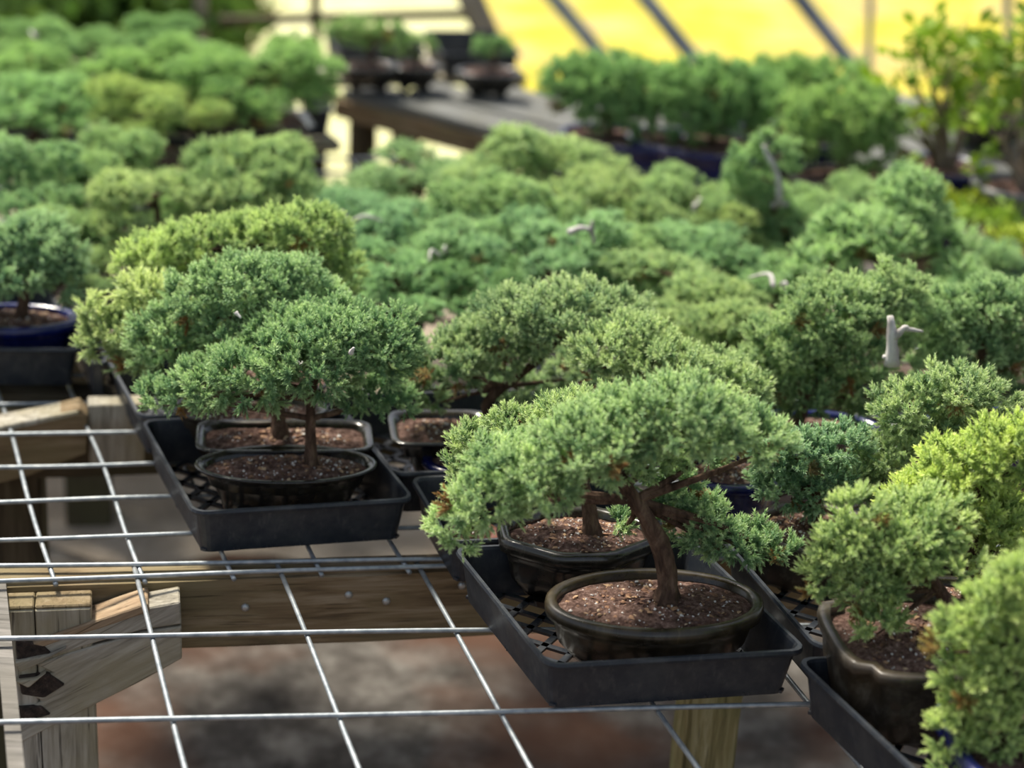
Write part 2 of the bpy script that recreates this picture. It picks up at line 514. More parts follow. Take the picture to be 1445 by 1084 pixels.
# second bench frame below the rear panel
b2L, b2R = at(0, 592, -.012), at(200, 585, -.012)
d2 = (b2R-b2L)/np.linalg.norm(b2R-b2L); n2 = np.array([d2[1], -d2[0], 0])
e = empty('bench_beam', tuple(b2L))
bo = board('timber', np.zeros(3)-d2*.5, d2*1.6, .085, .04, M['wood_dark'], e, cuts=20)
tag(e, 'dark timber beam beneath the rear mesh panel beside the blue pot tray', 'beam')
e = empty('bench_brace', tuple(atp(60, 620, b2L+n2*.04, n2)))
prism('plank', [atp(x, y, b2L+n2*.04, n2) for x, y in ((112, 577), (124, 588), (122, 640), (40, 672), (-30, 690), (-30, 612))], .038, n2, M['wood'], e, np.array(e.location), d2)
prism('sunlit_edge', [atp(x, y, b2L+n2*.043, n2) for x, y in ((-20, 606), (110, 580), (112, 586), (-20, 616))], .04, n2, M['wood_grey'], e, np.array(e.location))  # lighter strip painting the light along this brace's upper edge
tag(e, 'brown diagonal brace on the dark beam under the rear mesh', 'brace')
t = atp(162, 575, b2L+n2*.005, n2)
e = empty('bench_block', (t[0], t[1], t[2]-.1))
prism('timber', [atp(x, y, b2L+n2*.03, n2) for x, y in ((124, 572), (205, 570), (204, 655), (126, 655))], .03, n2, M['wood_grey'], e, np.array(e.location))
tag(e, 'grey green timber block joining the dark beam under the tray edge', 'timber block')
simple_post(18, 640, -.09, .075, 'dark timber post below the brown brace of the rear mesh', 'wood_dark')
t = at(45, 555, -.012)
e = empty('bench_beam', tuple(t))
board('timber', (-.6, 0, 0), (1.0, .02, 0), .05, .04, M['wood_dark'], e, cuts=10)
tag(e, 'short dark timber rail under the tray of the blue pot', 'beam')
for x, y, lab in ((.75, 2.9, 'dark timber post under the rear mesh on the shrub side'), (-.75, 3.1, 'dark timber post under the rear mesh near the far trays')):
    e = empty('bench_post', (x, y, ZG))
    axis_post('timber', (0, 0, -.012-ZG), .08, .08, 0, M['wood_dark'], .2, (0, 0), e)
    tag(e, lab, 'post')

# ------------------------------------------------------------------ trays
def tray(FL, FR, BL, label, h=.055, floor=True):
    FL, FR, BL = (np.array(q, float) for q in (FL, FR, BL))
    u, v = FR-FL, BL-FL
    c = FL+(u+v)/2
    root = empty('nursery_tray', (c[0], c[1], 0.0))
    lu, lv = np.linalg.norm(u), np.linalg.norm(v)
    uh, vh = u/lu, v/lv
    R_ = .016
    def ring(ins, z):
        out = []
        a, b_ = lu/2-ins, lv/2-ins
        r = max(.003, R_-ins*.5)
        for cx, cy, a0 in ((a-r, b_-r, 0), (-a+r, b_-r, 90), (-a+r, -b_+r, 180), (a-r, -b_+r, 270)):
            for k in range(5):
                w = math.radians(a0+k*22.5)
                s, t_ = cx+r*math.cos(w), cy+r*math.sin(w)
                p = uh*s+vh*t_
                out.append(np.array([p[0], p[1], z]))
        return out
    rings = [ring(.0165, .0015), ring(.013, .0005), ring(.0055, h-.006), ring(.001, h-.006), ring(0, h-.003), ring(.001, h), ring(.0045, h), ring(.006, h-.003), ring(.0145, .004), ring(.0165, .0015)]
    V = [p for r in rings for p in r]
    F = []
    n = 20
    for i in range(len(rings)-1):
        for k in range(n):
            F.append((i*n+k, i*n+(k+1) % n, (i+1)*n+(k+1) % n, (i+1)*n+k))
    obj('tray_wall', V, F, M['tray'], root, False)
    if floor:
        V, F = [], []
        def strip(a, b_, w=.0035):
            a3 = uh*a[0]+vh*a[1]; b3 = uh*b_[0]+vh*b_[1]
            d = b3-a3; d /= np.linalg.norm(d); s = np.array([-d[1], d[0]])*w if len(d) == 2 else np.array([-d[1], d[0], 0])*w
            k = len(V)
            for z in (.0015, .0045):
                for q in (a3-s, a3+s, b3+s, b3-s):
                    V.append((q[0], q[1], z))
            F.extend([(k, k+3, k+2, k+1), (k+4, k+5, k+6, k+7), (k, k+1, k+5, k+4), (k+1, k+2, k+6, k+5), (k+2, k+3, k+7, k+6), (k+3, k, k+4, k+7)])
        A, B = lu/2-.014, lv/2-.014
        nd = 6
        for i in range(-nd+1, nd):
            o_ = i*2*A/nd
            for sgn in (1, -1):
                # line x = o_ + sgn*y*(A/B), clipped
                ys = [-B, B]
                pts = []
                for y in np.linspace(-B, B, 41):
                    x = o_+sgn*y*A/B
                    if abs(x) <= A+1e-6: pts.append((x, y))
                if len(pts) > 2: strip(pts[0], pts[-1])
        obj('lattice_floor', V, F, M['tray'], root)
    tag(root, label, 'tray', 'black plastic nursery trays')
    return root
def xy(p): return np.array([p[0], p[1], 0])
Z5 = .055
UF = lambda a, b: xy(b)-xy(a)
T1F, T1R, T1B = xy(at(272, 724, Z5)), xy(at(587, 704, Z5)), xy(at(197, 592, Z5))
v1 = T1B-T1F
tray(T1F, T1R, T1B, 'black tray holding the three dark oval pots, standing alone at the front')
T1bF = T1B+v1*.03
T1bB = xy(at(145, 498, Z5))
tray(T1bF, T1bF+(T1R-T1F)*.98, T1bB, 'black tray directly behind the tray of dark oval pots')
tray(T1bB+v1*.03, T1bB+v1*.03+(T1R-T1F)*.98, T1bB+v1*.95, 'black tray two behind the tray of dark oval pots, mostly under foliage')
T2F, T2R = xy(at(772, 940, Z5)), xy(at(1143, 918, Z5))
T2B = xy(at(637, 771, Z5))
v2 = T2B-T2F
tray(T2F, T2R, T2B, 'black tray under the bronze oval pot at the very front')
T2bF = T2B+v2*.04
T2bB = xy(at(577, 672, Z5))
tray(T2bF, T2bF+(T2R-T2F)*.95, T2bB, 'black tray behind the bronze oval pot, with the small blue bowl in its corner')
T2cF = T2bB+v2*.03-(T2R-T2F)*.06
tray(T2cF, T2cF+(T2R-T2F)*.98, T2cF+v2*.95, 'black tray holding the black rectangular pot with the arching juniper')
T3B = xy(at(1120, 928, Z5)); T3d = xy(at(1285, 1084, Z5))-T3B
T3F = T3B+T3d/np.linalg.norm(T3d)*.27
u3 = (T2R-T2F)*1.02
tray(T3F, T3F+u3, T3B, 'black tray at the lower edge with the brown cornered pot')
T4F = xy(at(1152, 914, Z5))+v2*.0
tray(T4F, T4F+u3, xy(at(1062, 800, Z5))+v2*.3, 'black tray between the bronze pot tray and the brown cornered pot')
TLb = xy(at(118, 493, Z5)); TLu = xy(at(118, 493, Z5))-xy(at(0, 492, Z5)); TLu = TLu/np.linalg.norm(TLu)*.26
tray(TLb-TLu, TLb, TLb-TLu+v1/np.linalg.norm(v1)*.25, 'black tray under the blue oval pot at the left margin')
tl2 = xy(at(158, 512, Z5))
tray(tl2-TLu*.12, tl2-TLu*.0, tl2-TLu*.12+v1*.8, 'narrow black tray between the blue pot tray and the junipers', floor=False)

# ------------------------------------------------------------------ pots, soil, junipers
def outline(kind, a, b, n=48):
    out = []
    for k in range(n):
        w = 2*PI*k/n
        c, s = math.cos(w), math.sin(w)
        if kind == 'oval': e = 2.0
        elif kind == 'rect': e = 7.0
        else: e = 3.2
        r = (abs(c)**e+abs(s)**e)**(-1/e)
        x, y = r*c, r*s
        if kind == 'notch':                                      # rectangular with indented corners
            q = abs(abs(x)-abs(y))
            d = .10*max(0, 1-q/.22)
            x *= 1-d; y *= 1-d
        if kind == 'octa':
            m_ = max(abs(c), abs(s), (abs(c)+abs(s))/1.34)
            x, y = c/m_, s/m_
        out.append((x*a, y*b))
    return out
PROFILE = {   # (inset of the outline, height as a share)
    'lip':   [(.030, 0), (.028, .04), (.014, .30), (.009, .62), (.006, .74), (.0, .78), (-.001, .88), (.0, .97), (.003, 1.0), (.008, 1.0), (.011, .96), (.0125, .6)],
    'flare': [(.034, 0), (.032, .05), (.026, .35), (.017, .70), (.006, .90), (.0, .95), (-.0005, .99), (.002, 1.0), (.006, .99), (.010, .93), (.016, .6)],
    'straight': [(.016, 0), (.015, .04), (.008, .5), (.005, .82), (.0, .86), (-.001, .93), (.0, .99), (.003, 1.0), (.009, 1.0), (.011, .95), (.012, .6)],
}
def make_pot(root, kind, prof, a, b, h, mat, seed=0, perl=70, chips=40, feet=True):
    rng = random.Random(seed)
    pr = PROFILE[prof]
    n = 48
    V, F = [], []
    for ins, hz in pr:
        for x, y in outline(kind, a-ins, b-ins, n):
            V.append((x, y, hz*h+.006))
    for i in range(len(pr)-1):
        for k in range(n):
            F.append((i*n+k, i*n+(k+1) % n, (i+1)*n+(k+1) % n, (i+1)*n+k))
    F.append(tuple(range(n))[::-1])
    pot = obj('pot', V, F, mat, root, True)
    mod = None
    if feet:
        for sx in (-1, 1):
            for sy in (-1, 1):
                V, F = tube([(sx*(a-.03)*.66, sy*(b-.03)*.66, 0), (sx*(a-.03)*.66, sy*(b-.03)*.66, .0075)], [.010, .013], 8)
                obj('foot', V, F, mat, pot, False)
    # soil: a bumpy mound
    zs = h*.86+.006
    V, F = [(0, 0, zs+.009)], []
    rings_ = 9
    for r in range(1, rings_+1):
        f = r/rings_
        for x, y in outline(kind, (a-.0105)*f, (b-.0105)*f, n):
            V.append((x+rng.uniform(-.001, .001), y+rng.uniform(-.001, .001), zs+.009*(1-f*f)+(rng.uniform(-.0022, .0022) if r < rings_ else 0)))
    for k in range(n): F.append((0, 1+k, 1+(k+1) % n))
    for r in range(rings_-1):
        for k in range(n):
            F.append((1+r*n+k, 1+(r+1)*n+k, 1+(r+1)*n+(k+1) % n, 1+r*n+(k+1) % n))
    soil = obj('soil', V, F, M['soil'], root, False)
    def scatter(name, cnt, mat, smin, smax, flat):
        V, F = [], []
        for _ in range(cnt):
            w, f = rng.uniform(0, 2*PI), math.sqrt(rng.random())*.93
            x, y = (a-.014)*f*math.cos(w), (b-.014)*f*math.sin(w)
            z = zs+.009*(1-f*f)+.001
            s = rng.uniform(smin, smax)*(1 if rng.random() < .85 else 1.6)
            R_ = Matrix.Rotation(rng.uniform(0, 6.3), 3, 'Z') @ Matrix.Rotation(rng.uniform(-.5, .5), 3, 'X')
            k = len(V)
            el = rng.uniform(.5, 1.)
            for q in ((1, 0, 0), (-1, 0, 0), (0, el, 0), (0, -el, 0), (0, 0, flat), (0, 0, -flat)):
                p = R_ @ Vector(q)*s*rng.uniform(.75, 1.25)
                V.append((x+p.x, y+p.y, z+p.z))
            for i, j in ((0, 2), (2, 1), (1, 3), (3, 0)):
                F.append((k+i, k+j, k+4)); F.append((k+j, k+i, k+5))
        o = obj(name, V, F, mat, soil)
        o['kind'] = 'stuff'
    if perl: scatter('perlite', perl, M['perlite'], .0007, .0017, .8)
    if chips: scatter('bark_chip', chips, M['chip'], .0015, .0038, .3)
    return zs+.008

# shoot templates: a little stem with needles in whorls; vertices with an along-the-needle tint
def shoot_template(seed, whorls, needle_len=.30, wide=.13):
    rng = np.random.default_rng(seed)
    V, T, F = [], [], []
    for k in range(3):                                          # slender green stem
        w = 2*PI*k/3
        V.append(np.array([.085*math.cos(w), .085*math.sin(w), -.25])); T.append(.05)
    V.append(np.array([0, 0, .95])); T.append(.75)
    F += [(0, 1, 3), (1, 2, 3), (2, 0, 3)]
    for i in range(whorls):
        t = i/(whorls-1)
        z = .02+.80*t
        for k in range(3):
            w = 2*PI*k/3+i*1.05+rng.uniform(-.25, .25)
            tilt = math.radians(58-34*t+rng.uniform(-8, 8))     # from the axis
            d = np.array([math.sin(tilt)*math.cos(w), math.sin(tilt)*math.sin(w), math.cos(tilt)])
            s = np.array([-math.sin(w), math.cos(w), 0])
            L = needle_len*(1.08-.25*t)*rng.uniform(.85, 1.15)
            b = np.array([0, 0, z])-d*.02
            k0 = len(V)
            V += [b-s*wide/2, b+s*wide/2, b+d*L]
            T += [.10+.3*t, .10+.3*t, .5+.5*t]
            F.append((k0, k0+1, k0+2))
    return np.array(V), np.array(T), np.array(F)
TPL_HI = [shoot_template(s, 5, .46, .17) for s in range(4)]
TPL_LO = [shoot_template(s+9, 3, .50, .28) for s in range(4)]

def foliage_mesh(name, pads, seed, tpl, clump_r=.0125, per=15, L=.0110, mat=None, tintf=None, under=.45, gap=1.0, spiky=0.0, inner=True):
    """pads: ellipsoids (cx,cy,cz,rx,ry,rz[,tint]). clumps cover each pad, shoots cover each clump."""
    rng = np.random.default_rng(seed)
    C, NRM, CT = [], [], []
    for p in pads:
        cx, cy, cz, rx, ry, rz = p[:6]
        tint = p[6] if len(p) > 6 else 0.0
        rx, ry, rz = (max(q-clump_r*.75, .005) for q in (rx, ry, rz))
        pp_ = 1.6
        area = 4*PI*(((rx*ry)**pp_+(rx*rz)**pp_+(ry*rz)**pp_)/3)**(1/pp_)
        for shell, dens in ((1.0, 1.0), (.62, .8)):
            n = max(3, int(area*shell**2*dens/(PI*clump_r**2*.55*gap)))
            k = np.arange(n)+.5
            ph = np.arccos(1-2*k/n); th = PI*(1+5**.5)*k+rng.uniform(0, 6)
            D = np.stack([np.cos(th)*np.sin(ph), np.sin(th)*np.sin(ph), np.cos(ph)], 1)+rng.normal(0, .10, (n, 3))
            D /= np.linalg.norm(D, axis=1)[:, None]
            keep = (D[:, 2] > -.35) | (rng.random(n) < under)
            D = D[keep]
            P = D*np.array([rx, ry, rz])*rng.uniform(.76, 1.20, (len(D), 1))*shell
            G = D/np.array([rx, ry, rz]); G /= np.linalg.norm(G, axis=1)[:, None]
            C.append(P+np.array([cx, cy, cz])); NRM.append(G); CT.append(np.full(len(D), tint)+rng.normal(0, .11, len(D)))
    C = np.concatenate(C); G = np.concatenate(NRM); CT = np.concatenate(CT)
    nC = len(C)
    # shoots
    idx = np.repeat(np.arange(nC), per)
    n = len(idx)
    cr = (clump_r*rng.uniform(.7, 1.4, nC))[idx]
    D = rng.normal(0, 1, (n, 3))
    D /= np.linalg.norm(D, axis=1)[:, None]
    out = G[idx]+np.array([0, 0, .45])
    out /= np.linalg.norm(out, axis=1)[:, None]
    D = D+out*1.05
    D /= np.linalg.norm(D, axis=1)[:, None]
    base = C[idx]+D*(cr*rng.uniform(.10, .60, n))[:, None]*np.array([1, 1, .9])
    ax = D*1.0+out*.35+np.array([0, 0, .38])+rng.normal(0, .16, (n, 3))
    ax /= np.linalg.norm(ax, axis=1)[:, None]
    ln = L*rng.uniform(.75, 1.25, n)
    if spiky:
        ln = np.where(rng.random(n) < spiky, ln*1.7, ln)
    wd = ln*rng.uniform(.85, 1.1, n)
    tn = CT[idx]+rng.normal(0, .10, n)
    dead = ((rng.random(nC) < .05) & (G[:, 2] < -.1))[idx]*rng.uniform(.5, 1, n)
    ref = rng.normal(0, 1, (n, 3))
    X = np.cross(ref, ax); X /= np.linalg.norm(X, axis=1)[:, None]
    Y = np.cross(ax, X)
    VV, FF, TT, DD = [], [], [], []
    off = 0
    for t in range(len(tpl)):
        sel = np.arange(n) % len(tpl) == t
        tv, tt, tf = tpl[t]
        m_ = sel.sum()
        v = base[sel][:, None, :]+X[sel][:, None, :]*(tv[None, :, 0:1]*wd[sel][:, None, None])+Y[sel][:, None, :]*(tv[None, :, 1:2]*wd[sel][:, None, None])+ax[sel][:, None, :]*(tv[None, :, 2:3]*ln[sel][:, None, None])
        VV.append(v.reshape(-1, 3))
        FF.append((tf[None]+(np.arange(m_)*len(tv))[:, None, None]+off).reshape(-1, 3))
        TT.append((tt[None]*.75+tn[sel][:, None]).reshape(-1)); DD.append(np.repeat(dead[sel], len(tv)))
        off += m_*len(tv)
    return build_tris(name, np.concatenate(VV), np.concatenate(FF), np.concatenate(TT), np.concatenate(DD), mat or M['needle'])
def build_tris(name, V, F, T, D, mat):
    me = bpy.data.meshes.new(name)
    me.vertices.add(len(V)); me.vertices.foreach_set('co', V.astype(np.float32).ravel())
    me.loops.add(len(F)*3); me.loops.foreach_set('vertex_index', F.astype(np.int32).ravel())
    me.polygons.add(len(F)); me.polygons.foreach_set('loop_start', np.arange(0, len(F)*3, 3, dtype=np.int32))
    me.update(calc_edges=True)
    a = me.attributes.new('tint', 'FLOAT_COLOR', 'POINT')
    c = np.zeros((len(V), 4), np.float32)
    c[:, 0] = np.clip(T, 0, 1); c[:, 1] = np.clip(D, 0, 1); c[:, 3] = 1
    a.data.foreach_set('color', c.ravel())
    me.materials.append(mat)
    return me
TRIS = [0]
def add_foliage(root, pads, seed, color=(1, 1, 1), **kw):
    me = foliage_mesh('foliage', pads, seed, **kw)
    TRIS[0] += len(me.polygons)
    o = link('foliage', me, root)
    o.color = (*color, 1)
    o['kind'] = 'stuff'
    return o
def wood_parts(root, tpts, r0, pads, seed, skip=0.0):
    """trunk along tpts (local), then a branch to every pad"""
    rng = random.Random(seed)
    n = 16
    P = spline(tpts, n)
    rad = [r0*(1.45 if i == 0 else 1.15 if i == 1 else 1)*(1-.62*i/(n-1)) for i in range(n)]
    V, F = tube(P, rad, 10, None, None, .13, rng)
    tr = obj('trunk', V, F, M['bark'], root, False)
    for p in pads:
        if rng.random() < skip: continue
        tgt = np.array(p[:3])-np.array([0, 0, p[5]*.35])
        cand = [q for q in P[n//2:]]
        s = min(cand, key=lambda q: np.linalg.norm(q-tgt)+max(0, q[2]-tgt[2])*.8)
        d = np.linalg.norm(tgt-s)
        if d < .015: continue
        mid = (s+tgt)/2+np.array([rng.uniform(-1, 1), rng.uniform(-1, 1), rng.uniform(-.3, .8)])*d*.10
        Q = spline([s, mid, tgt], 7)
        V, F = tube(Q, [r0*.42*(1-.75*i/6) for i in range(7)], 7, None, None, .12, rng)
        obj('branch', V, F, M['bark'], tr, False)
    return tr
def deadwood(root, paths):
    V, F = [], []
    rng = random.Random(5)
    for pts, r in paths:
        P = spline(pts, 8)
        tube(P, [r*(1-.55*i/7) for i in range(8)], 7, V, F, .15, rng)
    o = obj('deadwood', V, F, M['deadwood'], root, True)
    o['label'] = 'bare silvery deadwood stub'

GRP = 'potted junipers on the bench'
def pads_px(plist, y0, org, ty=0.0):
    out = []
    for q in plist:
        px, py, rx, ry, dy = q[:5]
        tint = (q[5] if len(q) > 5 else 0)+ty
        c = aty(px, py, y0+dy)
        k = depth(c)/FPX
        a, v = rx*k, ry*k
        th = math.atan2(HCAM-c[2], c[1])
        b = min(a*.85, .62*v/math.sin(th))
        rz = math.sqrt(max(.0001, v*v-(b*math.sin(th))**2))/math.cos(th)
        cl = c-np.array(org)
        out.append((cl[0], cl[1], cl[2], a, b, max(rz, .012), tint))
    return out
def hero(label, potpx, zrim, pot, plist, trunkpx, seed, color=(1, 1, 1), dead=None, tint=0.0, dY=0.0, yaw=.15, r0=.009, group=GRP, lo=False, **kw):
    kind, prof, a, b, h, mat = pot
    c = at(potpx[0], potpx[1], zrim)
    root = empty('potted_juniper', (c[0], c[1], .005))
    tag(root, label, 'bonsai tree', group)
    zs = make_pot(root, kind, prof, a, b, h, M[mat], seed, kw.pop('perl', 130), kw.pop('chips', 160))
    for ch in root.children:
        ch.rotation_euler = (0, 0, yaw)
    org = np.array(root.location)
    y0 = c[1]+dY
    pads = pads_px(plist, y0, org, tint)
    tp = [aty(x, y, c[1]+d)-org for x, y, d in trunkpx]
    if tp[0][2] > zs: tp = [np.array([tp[0][0], tp[0][1], zs])]+tp
    tp[0][2] = zs-.004
    wood_parts(root, tp, r0, pads, seed)
    kw.setdefault('tpl', TPL_LO if lo else TPL_HI)
    add_foliage(root, pads, seed, color, **kw)
    if dead:
        deadwood(root, [([aty(x, y, y0+d)-org for x, y, d in pts], r) for pts, r in dead])
    return root

BLK, BRZ, BLU = 'glaze_black', 'glaze_bronze', 'glaze_blue'
# front centre
hero('pale blue green juniper with a bent bare trunk in the bronze oval pot, front tray', (924, 851), .068,
     ('oval', 'lip', .108, .066, .062, BRZ),
     [(640, 745, 42, 42, -.03, .15), (690, 705, 62, 48, -.04, .1), (760, 675, 74, 52, -.05), (735, 655, 80, 45, -.01), (830, 632, 82, 58, -.05), (905, 595, 90, 52, -.02),
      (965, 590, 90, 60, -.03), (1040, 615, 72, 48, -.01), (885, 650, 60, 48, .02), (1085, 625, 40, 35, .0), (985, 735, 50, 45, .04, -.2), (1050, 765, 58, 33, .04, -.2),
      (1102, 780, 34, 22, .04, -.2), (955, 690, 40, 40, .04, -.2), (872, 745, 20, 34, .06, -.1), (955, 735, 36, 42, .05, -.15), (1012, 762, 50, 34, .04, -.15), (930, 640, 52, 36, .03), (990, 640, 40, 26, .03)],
     [(942, 825, 0), (936, 780, -.0), (915, 735, .0), (888, 695, .0), (868, 650, -.01), (885, 610, -.01), (905, 580, -.01)], 21, (1.0, 1.06, .92), tint=.03, r0=.0115)
hero('low bright green juniper in the black octagonal pot behind the bronze one', (815, 755), .075,
     ('octa', 'lip', .082, .058, .070, BLK),
     [(680, 635, 55, 40, 0), (740, 610, 54, 38, 0), (795, 590, 50, 38, 0), (650, 665, 28, 26, 0), (840, 575, 46, 34, .02), (720, 650, 40, 26, .03)],
     [(835, 760, 0), (830, 710, 0), (815, 660, .01), (800, 620, .01)], 22, (1.0, 1.02, .84), tint=.10)
hero('light green juniper in the deep blue pot, its crown rising behind the bronze pot tree', (1030, 668), .075,
     ('oval', 'straight', .062, .050, .070, BLU),
     [(850, 505, 48, 45, 0), (890, 478, 58, 38, .03), (940, 520, 60, 45, 0), (1000, 540, 70, 45, 0), (1050, 565, 42, 38, 0), (900, 560, 50, 40, .04), (985, 590, 50, 30, .03)],
     [(1020, 668, 0), (1005, 630, 0), (970, 590, .01), (930, 550, .01), (900, 510, .02)], 35, (1.0, 1.02, .88), tint=.08)
hero('arching juniper with a bare low branch in the black rectangular pot, centre', (622, 605), .070,
     ('rect', 'flare', .060, .050, .062, BLK),
     [(588, 540, 40, 38, 0), (630, 510, 62, 42, 0), (690, 490, 70, 45, .02), (742, 455, 70, 48, 0), (800, 440, 82, 46, 0), (865, 450, 58, 48, .02), (610, 565, 30, 20, .02), (735, 548, 55, 28, .07, -.15), (820, 520, 45, 40, .08, -.1)],
     [(688, 592, .02), (690, 565, .02), (725, 535, .02), (770, 500, .02), (800, 460, .02)], 23, (.98, 1.0, .92), tint=.0, r0=.0085)
# front left tray
hero('dense dark green juniper spreading low in the front oval pot of three, nearest the mesh', (404, 659), .066,
     ('oval', 'flare', .100, .050, .060, BLK),
     [(230, 562, 42, 32, 0), (290, 548, 60, 42, -.02), (360, 530, 72, 52, -.03), (430, 512, 80, 55, -.03), (470, 472, 80, 50, 0), (525, 500, 66, 55, 0), (562, 490, 36, 55, .02), (530, 562, 58, 32, .03, -.15), (400, 475, 60, 42, .02)],
     [(440, 655, 0), (438, 610, 0), (440, 560, .0), (450, 510, .01)], 24, (.90, 1.0, .86), tint=-.08, dead=[([(495, 498, -.075), (499, 491, -.08)], .003)])
hero('dome shaped green juniper in the middle oval pot of the front left three', (402, 619), .066,
     ('rect', 'flare', .100, .045, .060, BLK),
     [(232, 478, 52, 52, 0), (290, 430, 62, 48, 0), (350, 402, 72, 45, 0), (412, 402, 58, 45, .02), (440, 432, 48, 42, .03), (262, 512, 58, 38, .02, -.1), (330, 462, 62, 45, -.01), (395, 450, 60, 45, 0)],
     [(395, 615, 0), (390, 560, 0), (370, 500, .0), (360, 450, .01)], 25, (.90, 1.0, .88), tint=.02, dead=[([(333, 441, -.065), (340, 449, -.07)], .0025)])
hero('sparse juniper with upright yellowish tips in the rear oval pot of the front left three', (352, 580), .066,
     ('oval', 'flare', .092, .045, .060, 'glaze_brown'),
     [(135, 492, 34, 16, 0, .1), (170, 472, 46, 34, 0), (200, 500, 42, 38, 0), (128, 445, 16, 42, 0, .35), (150, 450, 20, 28, 0, .3), (205, 410, 42, 24, 0, .35), (220, 440, 45, 35, .02), (270, 470, 50, 40, .03)],
     [(320, 585, 0), (300, 550, 0), (260, 510, 0), (220, 480, 0)], 26, (1.0, 1.0, .82), tint=.02, spiky=.15)
hero('yellow green arched juniper with an open brown underside behind the dome shaped one', (360, 535), .068,
     ('oval', 'flare', .100, .062, .062, BLK),
     [(188, 372, 30, 32, 0, .2), (230, 358, 48, 32, 0, .15), (290, 342, 60, 34, 0), (360, 328, 60, 30, 0), (420, 322, 60, 34, 0), (462, 340, 36, 48, 0), (482, 392, 32, 50, .02), (450, 372, 40, 45, .04), (250, 385, 50, 30, .03)],
     [(400, 520, 0), (410, 460, .03), (400, 400, .03), (370, 350, .02)], 27, (1.0, 1.04, .76), tint=.10, lo=False)
# right side
hero('tall mounded juniper with a stout grey deadwood stub, right of centre', (1150, 612), .07,
     ('oval', 'lip', .095, .07, .062, BLU),
     [(1070, 530, 52, 42, 0), (1120, 490, 66, 55, 0), (1180, 442, 72, 54, 0), (1140, 548, 70, 45, .0, -.12), (1200, 500, 58, 55, .0), (1232, 418, 56, 32, .02), (1276, 412, 38, 34, .03), (1215, 560, 48, 40, .02, -.15), (1244, 384, 14, 20, .02, .3), (1280, 490, 30, 45, .03)],
     [(1125, 600, 0), (1140, 560, .0), (1170, 510, .0), (1200, 450, .01)], 28, (.92, .98, .82), tint=.03, dead=[([(1258, 515, -.09), (1259, 480, -.09), (1256, 446, -.085)], .0085), ([(1260, 478, -.09), (1275, 464, -.09), (1282, 462, -.09)], .005), ([(1259, 508, -.09), (1246, 503, -.09)], .005), ([(1278, 464, -.09), (1302, 468, -.085)], .003)])
hero('low bluish juniper with rusty tips beside the bronze pot tree, in a brown pot', (1150, 742), .07,
     ('octa', 'straight', .075, .058, .06, 'glaze_brown'),
     [(1122, 640, 55, 40, 0), (1180, 632, 50, 36, 0), (1098, 690, 48, 38, 0), (1160, 682, 52, 45, 0), (1085, 640, 38, 30, 0), (1205, 690, 40, 40, .02)],
     [(1150, 745, 0), (1150, 710, 0), (1145, 670, 0), (1140, 640, 0)], 29, (.86, .98, .98), tint=-.05)
hero('mid green juniper with a grey slanting branch right of the low bluish one', (1290, 740), .07,
     ('oval', 'lip', .09, .065, .06, BLK),
     [(1290, 582, 60, 48, 0), (1350, 552, 60, 40, 0), (1396, 578, 42, 44, 0), (1332, 622, 60, 45, 0), (1258, 645, 58, 42, 0), (1222, 682, 46, 38, -.01), (1300, 670, 50, 40, .05, -.1), (1380, 640, 50, 45, .02)],
     [(1255, 720, 0), (1270, 680, -.05), (1310, 640, -.045), (1330, 600, 0)], 30, (.98, 1.0, .86), tint=.04)
hero('dark green feathery juniper at the right margin behind the slanting branch', (1400, 600), .07,
     ('oval', 'lip', .09, .065, .06, BLU),
     [(1342, 442, 60, 38, 0), (1402, 432, 60, 42, 0), (1442, 455, 46, 58, 0), (1372, 492, 68, 44, 0), (1322, 520, 38, 48, 0), (1432, 525, 46, 48, 0)],
     [(1390, 600, 0), (1390, 550, 0), (1385, 500, 0), (1380, 460, 0)], 31, (.88, .98, .84), tint=.0)
Yh = at(1290, 900, .07)
hero('lime yellow juniper drooping over the brown cornered pot, lower right', (1290, 900), .085,
     ('notch', 'straight', .085, .085, .082, 'glaze_brown'),
     [(1172, 822, 40, 38, 0), (1240, 880, 40, 46, -.02), (1225, 830, 52, 46, -.01), (1212, 775, 58, 52, 0), (1262, 815, 50, 40, 0), (1215, 722, 42, 34, 0), (1272, 772, 70, 58, 0), (1190, 785, 46, 52, .0), (1330, 795, 56, 42, 0), (1310, 735, 60, 45, .02)],
     [(1330, 900, .03), (1340, 860, .02), (1310, 810, .0), (1280, 770, 0)], 32, (1.04, 1.06, .80), tint=.10, L=.0118)
hero('bright yellow tipped juniper at the right edge above the brown cornered pot', (1345, 845), .080,
     ('oval', 'lip', .09, .065, .062, BLK),
     [(1312, 712, 66, 52, 0), (1352, 662, 64, 48, 0), (1412, 642, 60, 54, 0), (1445, 640, 46, 54, 0), (1385, 732, 78, 58, 0), (1435, 762, 58, 58, 0), (1400, 800, 50, 36, .02)],
     [(1365, 845, 0), (1370, 800, 0), (1375, 740, 0), (1380, 690, 0)], 33, (1.10, 1.10, .64), tint=.16, L=.0118)
hero('yellow green juniper in the corner bottom right over a blue pot', (1475, 1040), .085,
     ('rect', 'lip', .085, .065, .075, BLU),
     [(1348, 905, 38, 48, 0), (1402, 862, 48, 48, 0), (1442, 832, 48, 58, 0), (1382, 962, 58, 56, 0), (1432, 932, 50, 68, 0), (1352, 1040, 46, 46, -.01), (1412, 1040, 60, 56, -.01), (1440, 1085, 60, 50, -.01), (1370, 1090, 50, 40, -.01), (1400, 910, 60, 50, .02), (1440, 990, 50, 60, 0), (1375, 1005, 50, 40, -.01)],
     [(1465, 1030, 0), (1445, 970, 0), (1420, 910, 0), (1420, 870, 0)], 34, (1.05, 1.07, .72), tint=.14, L=.0118)



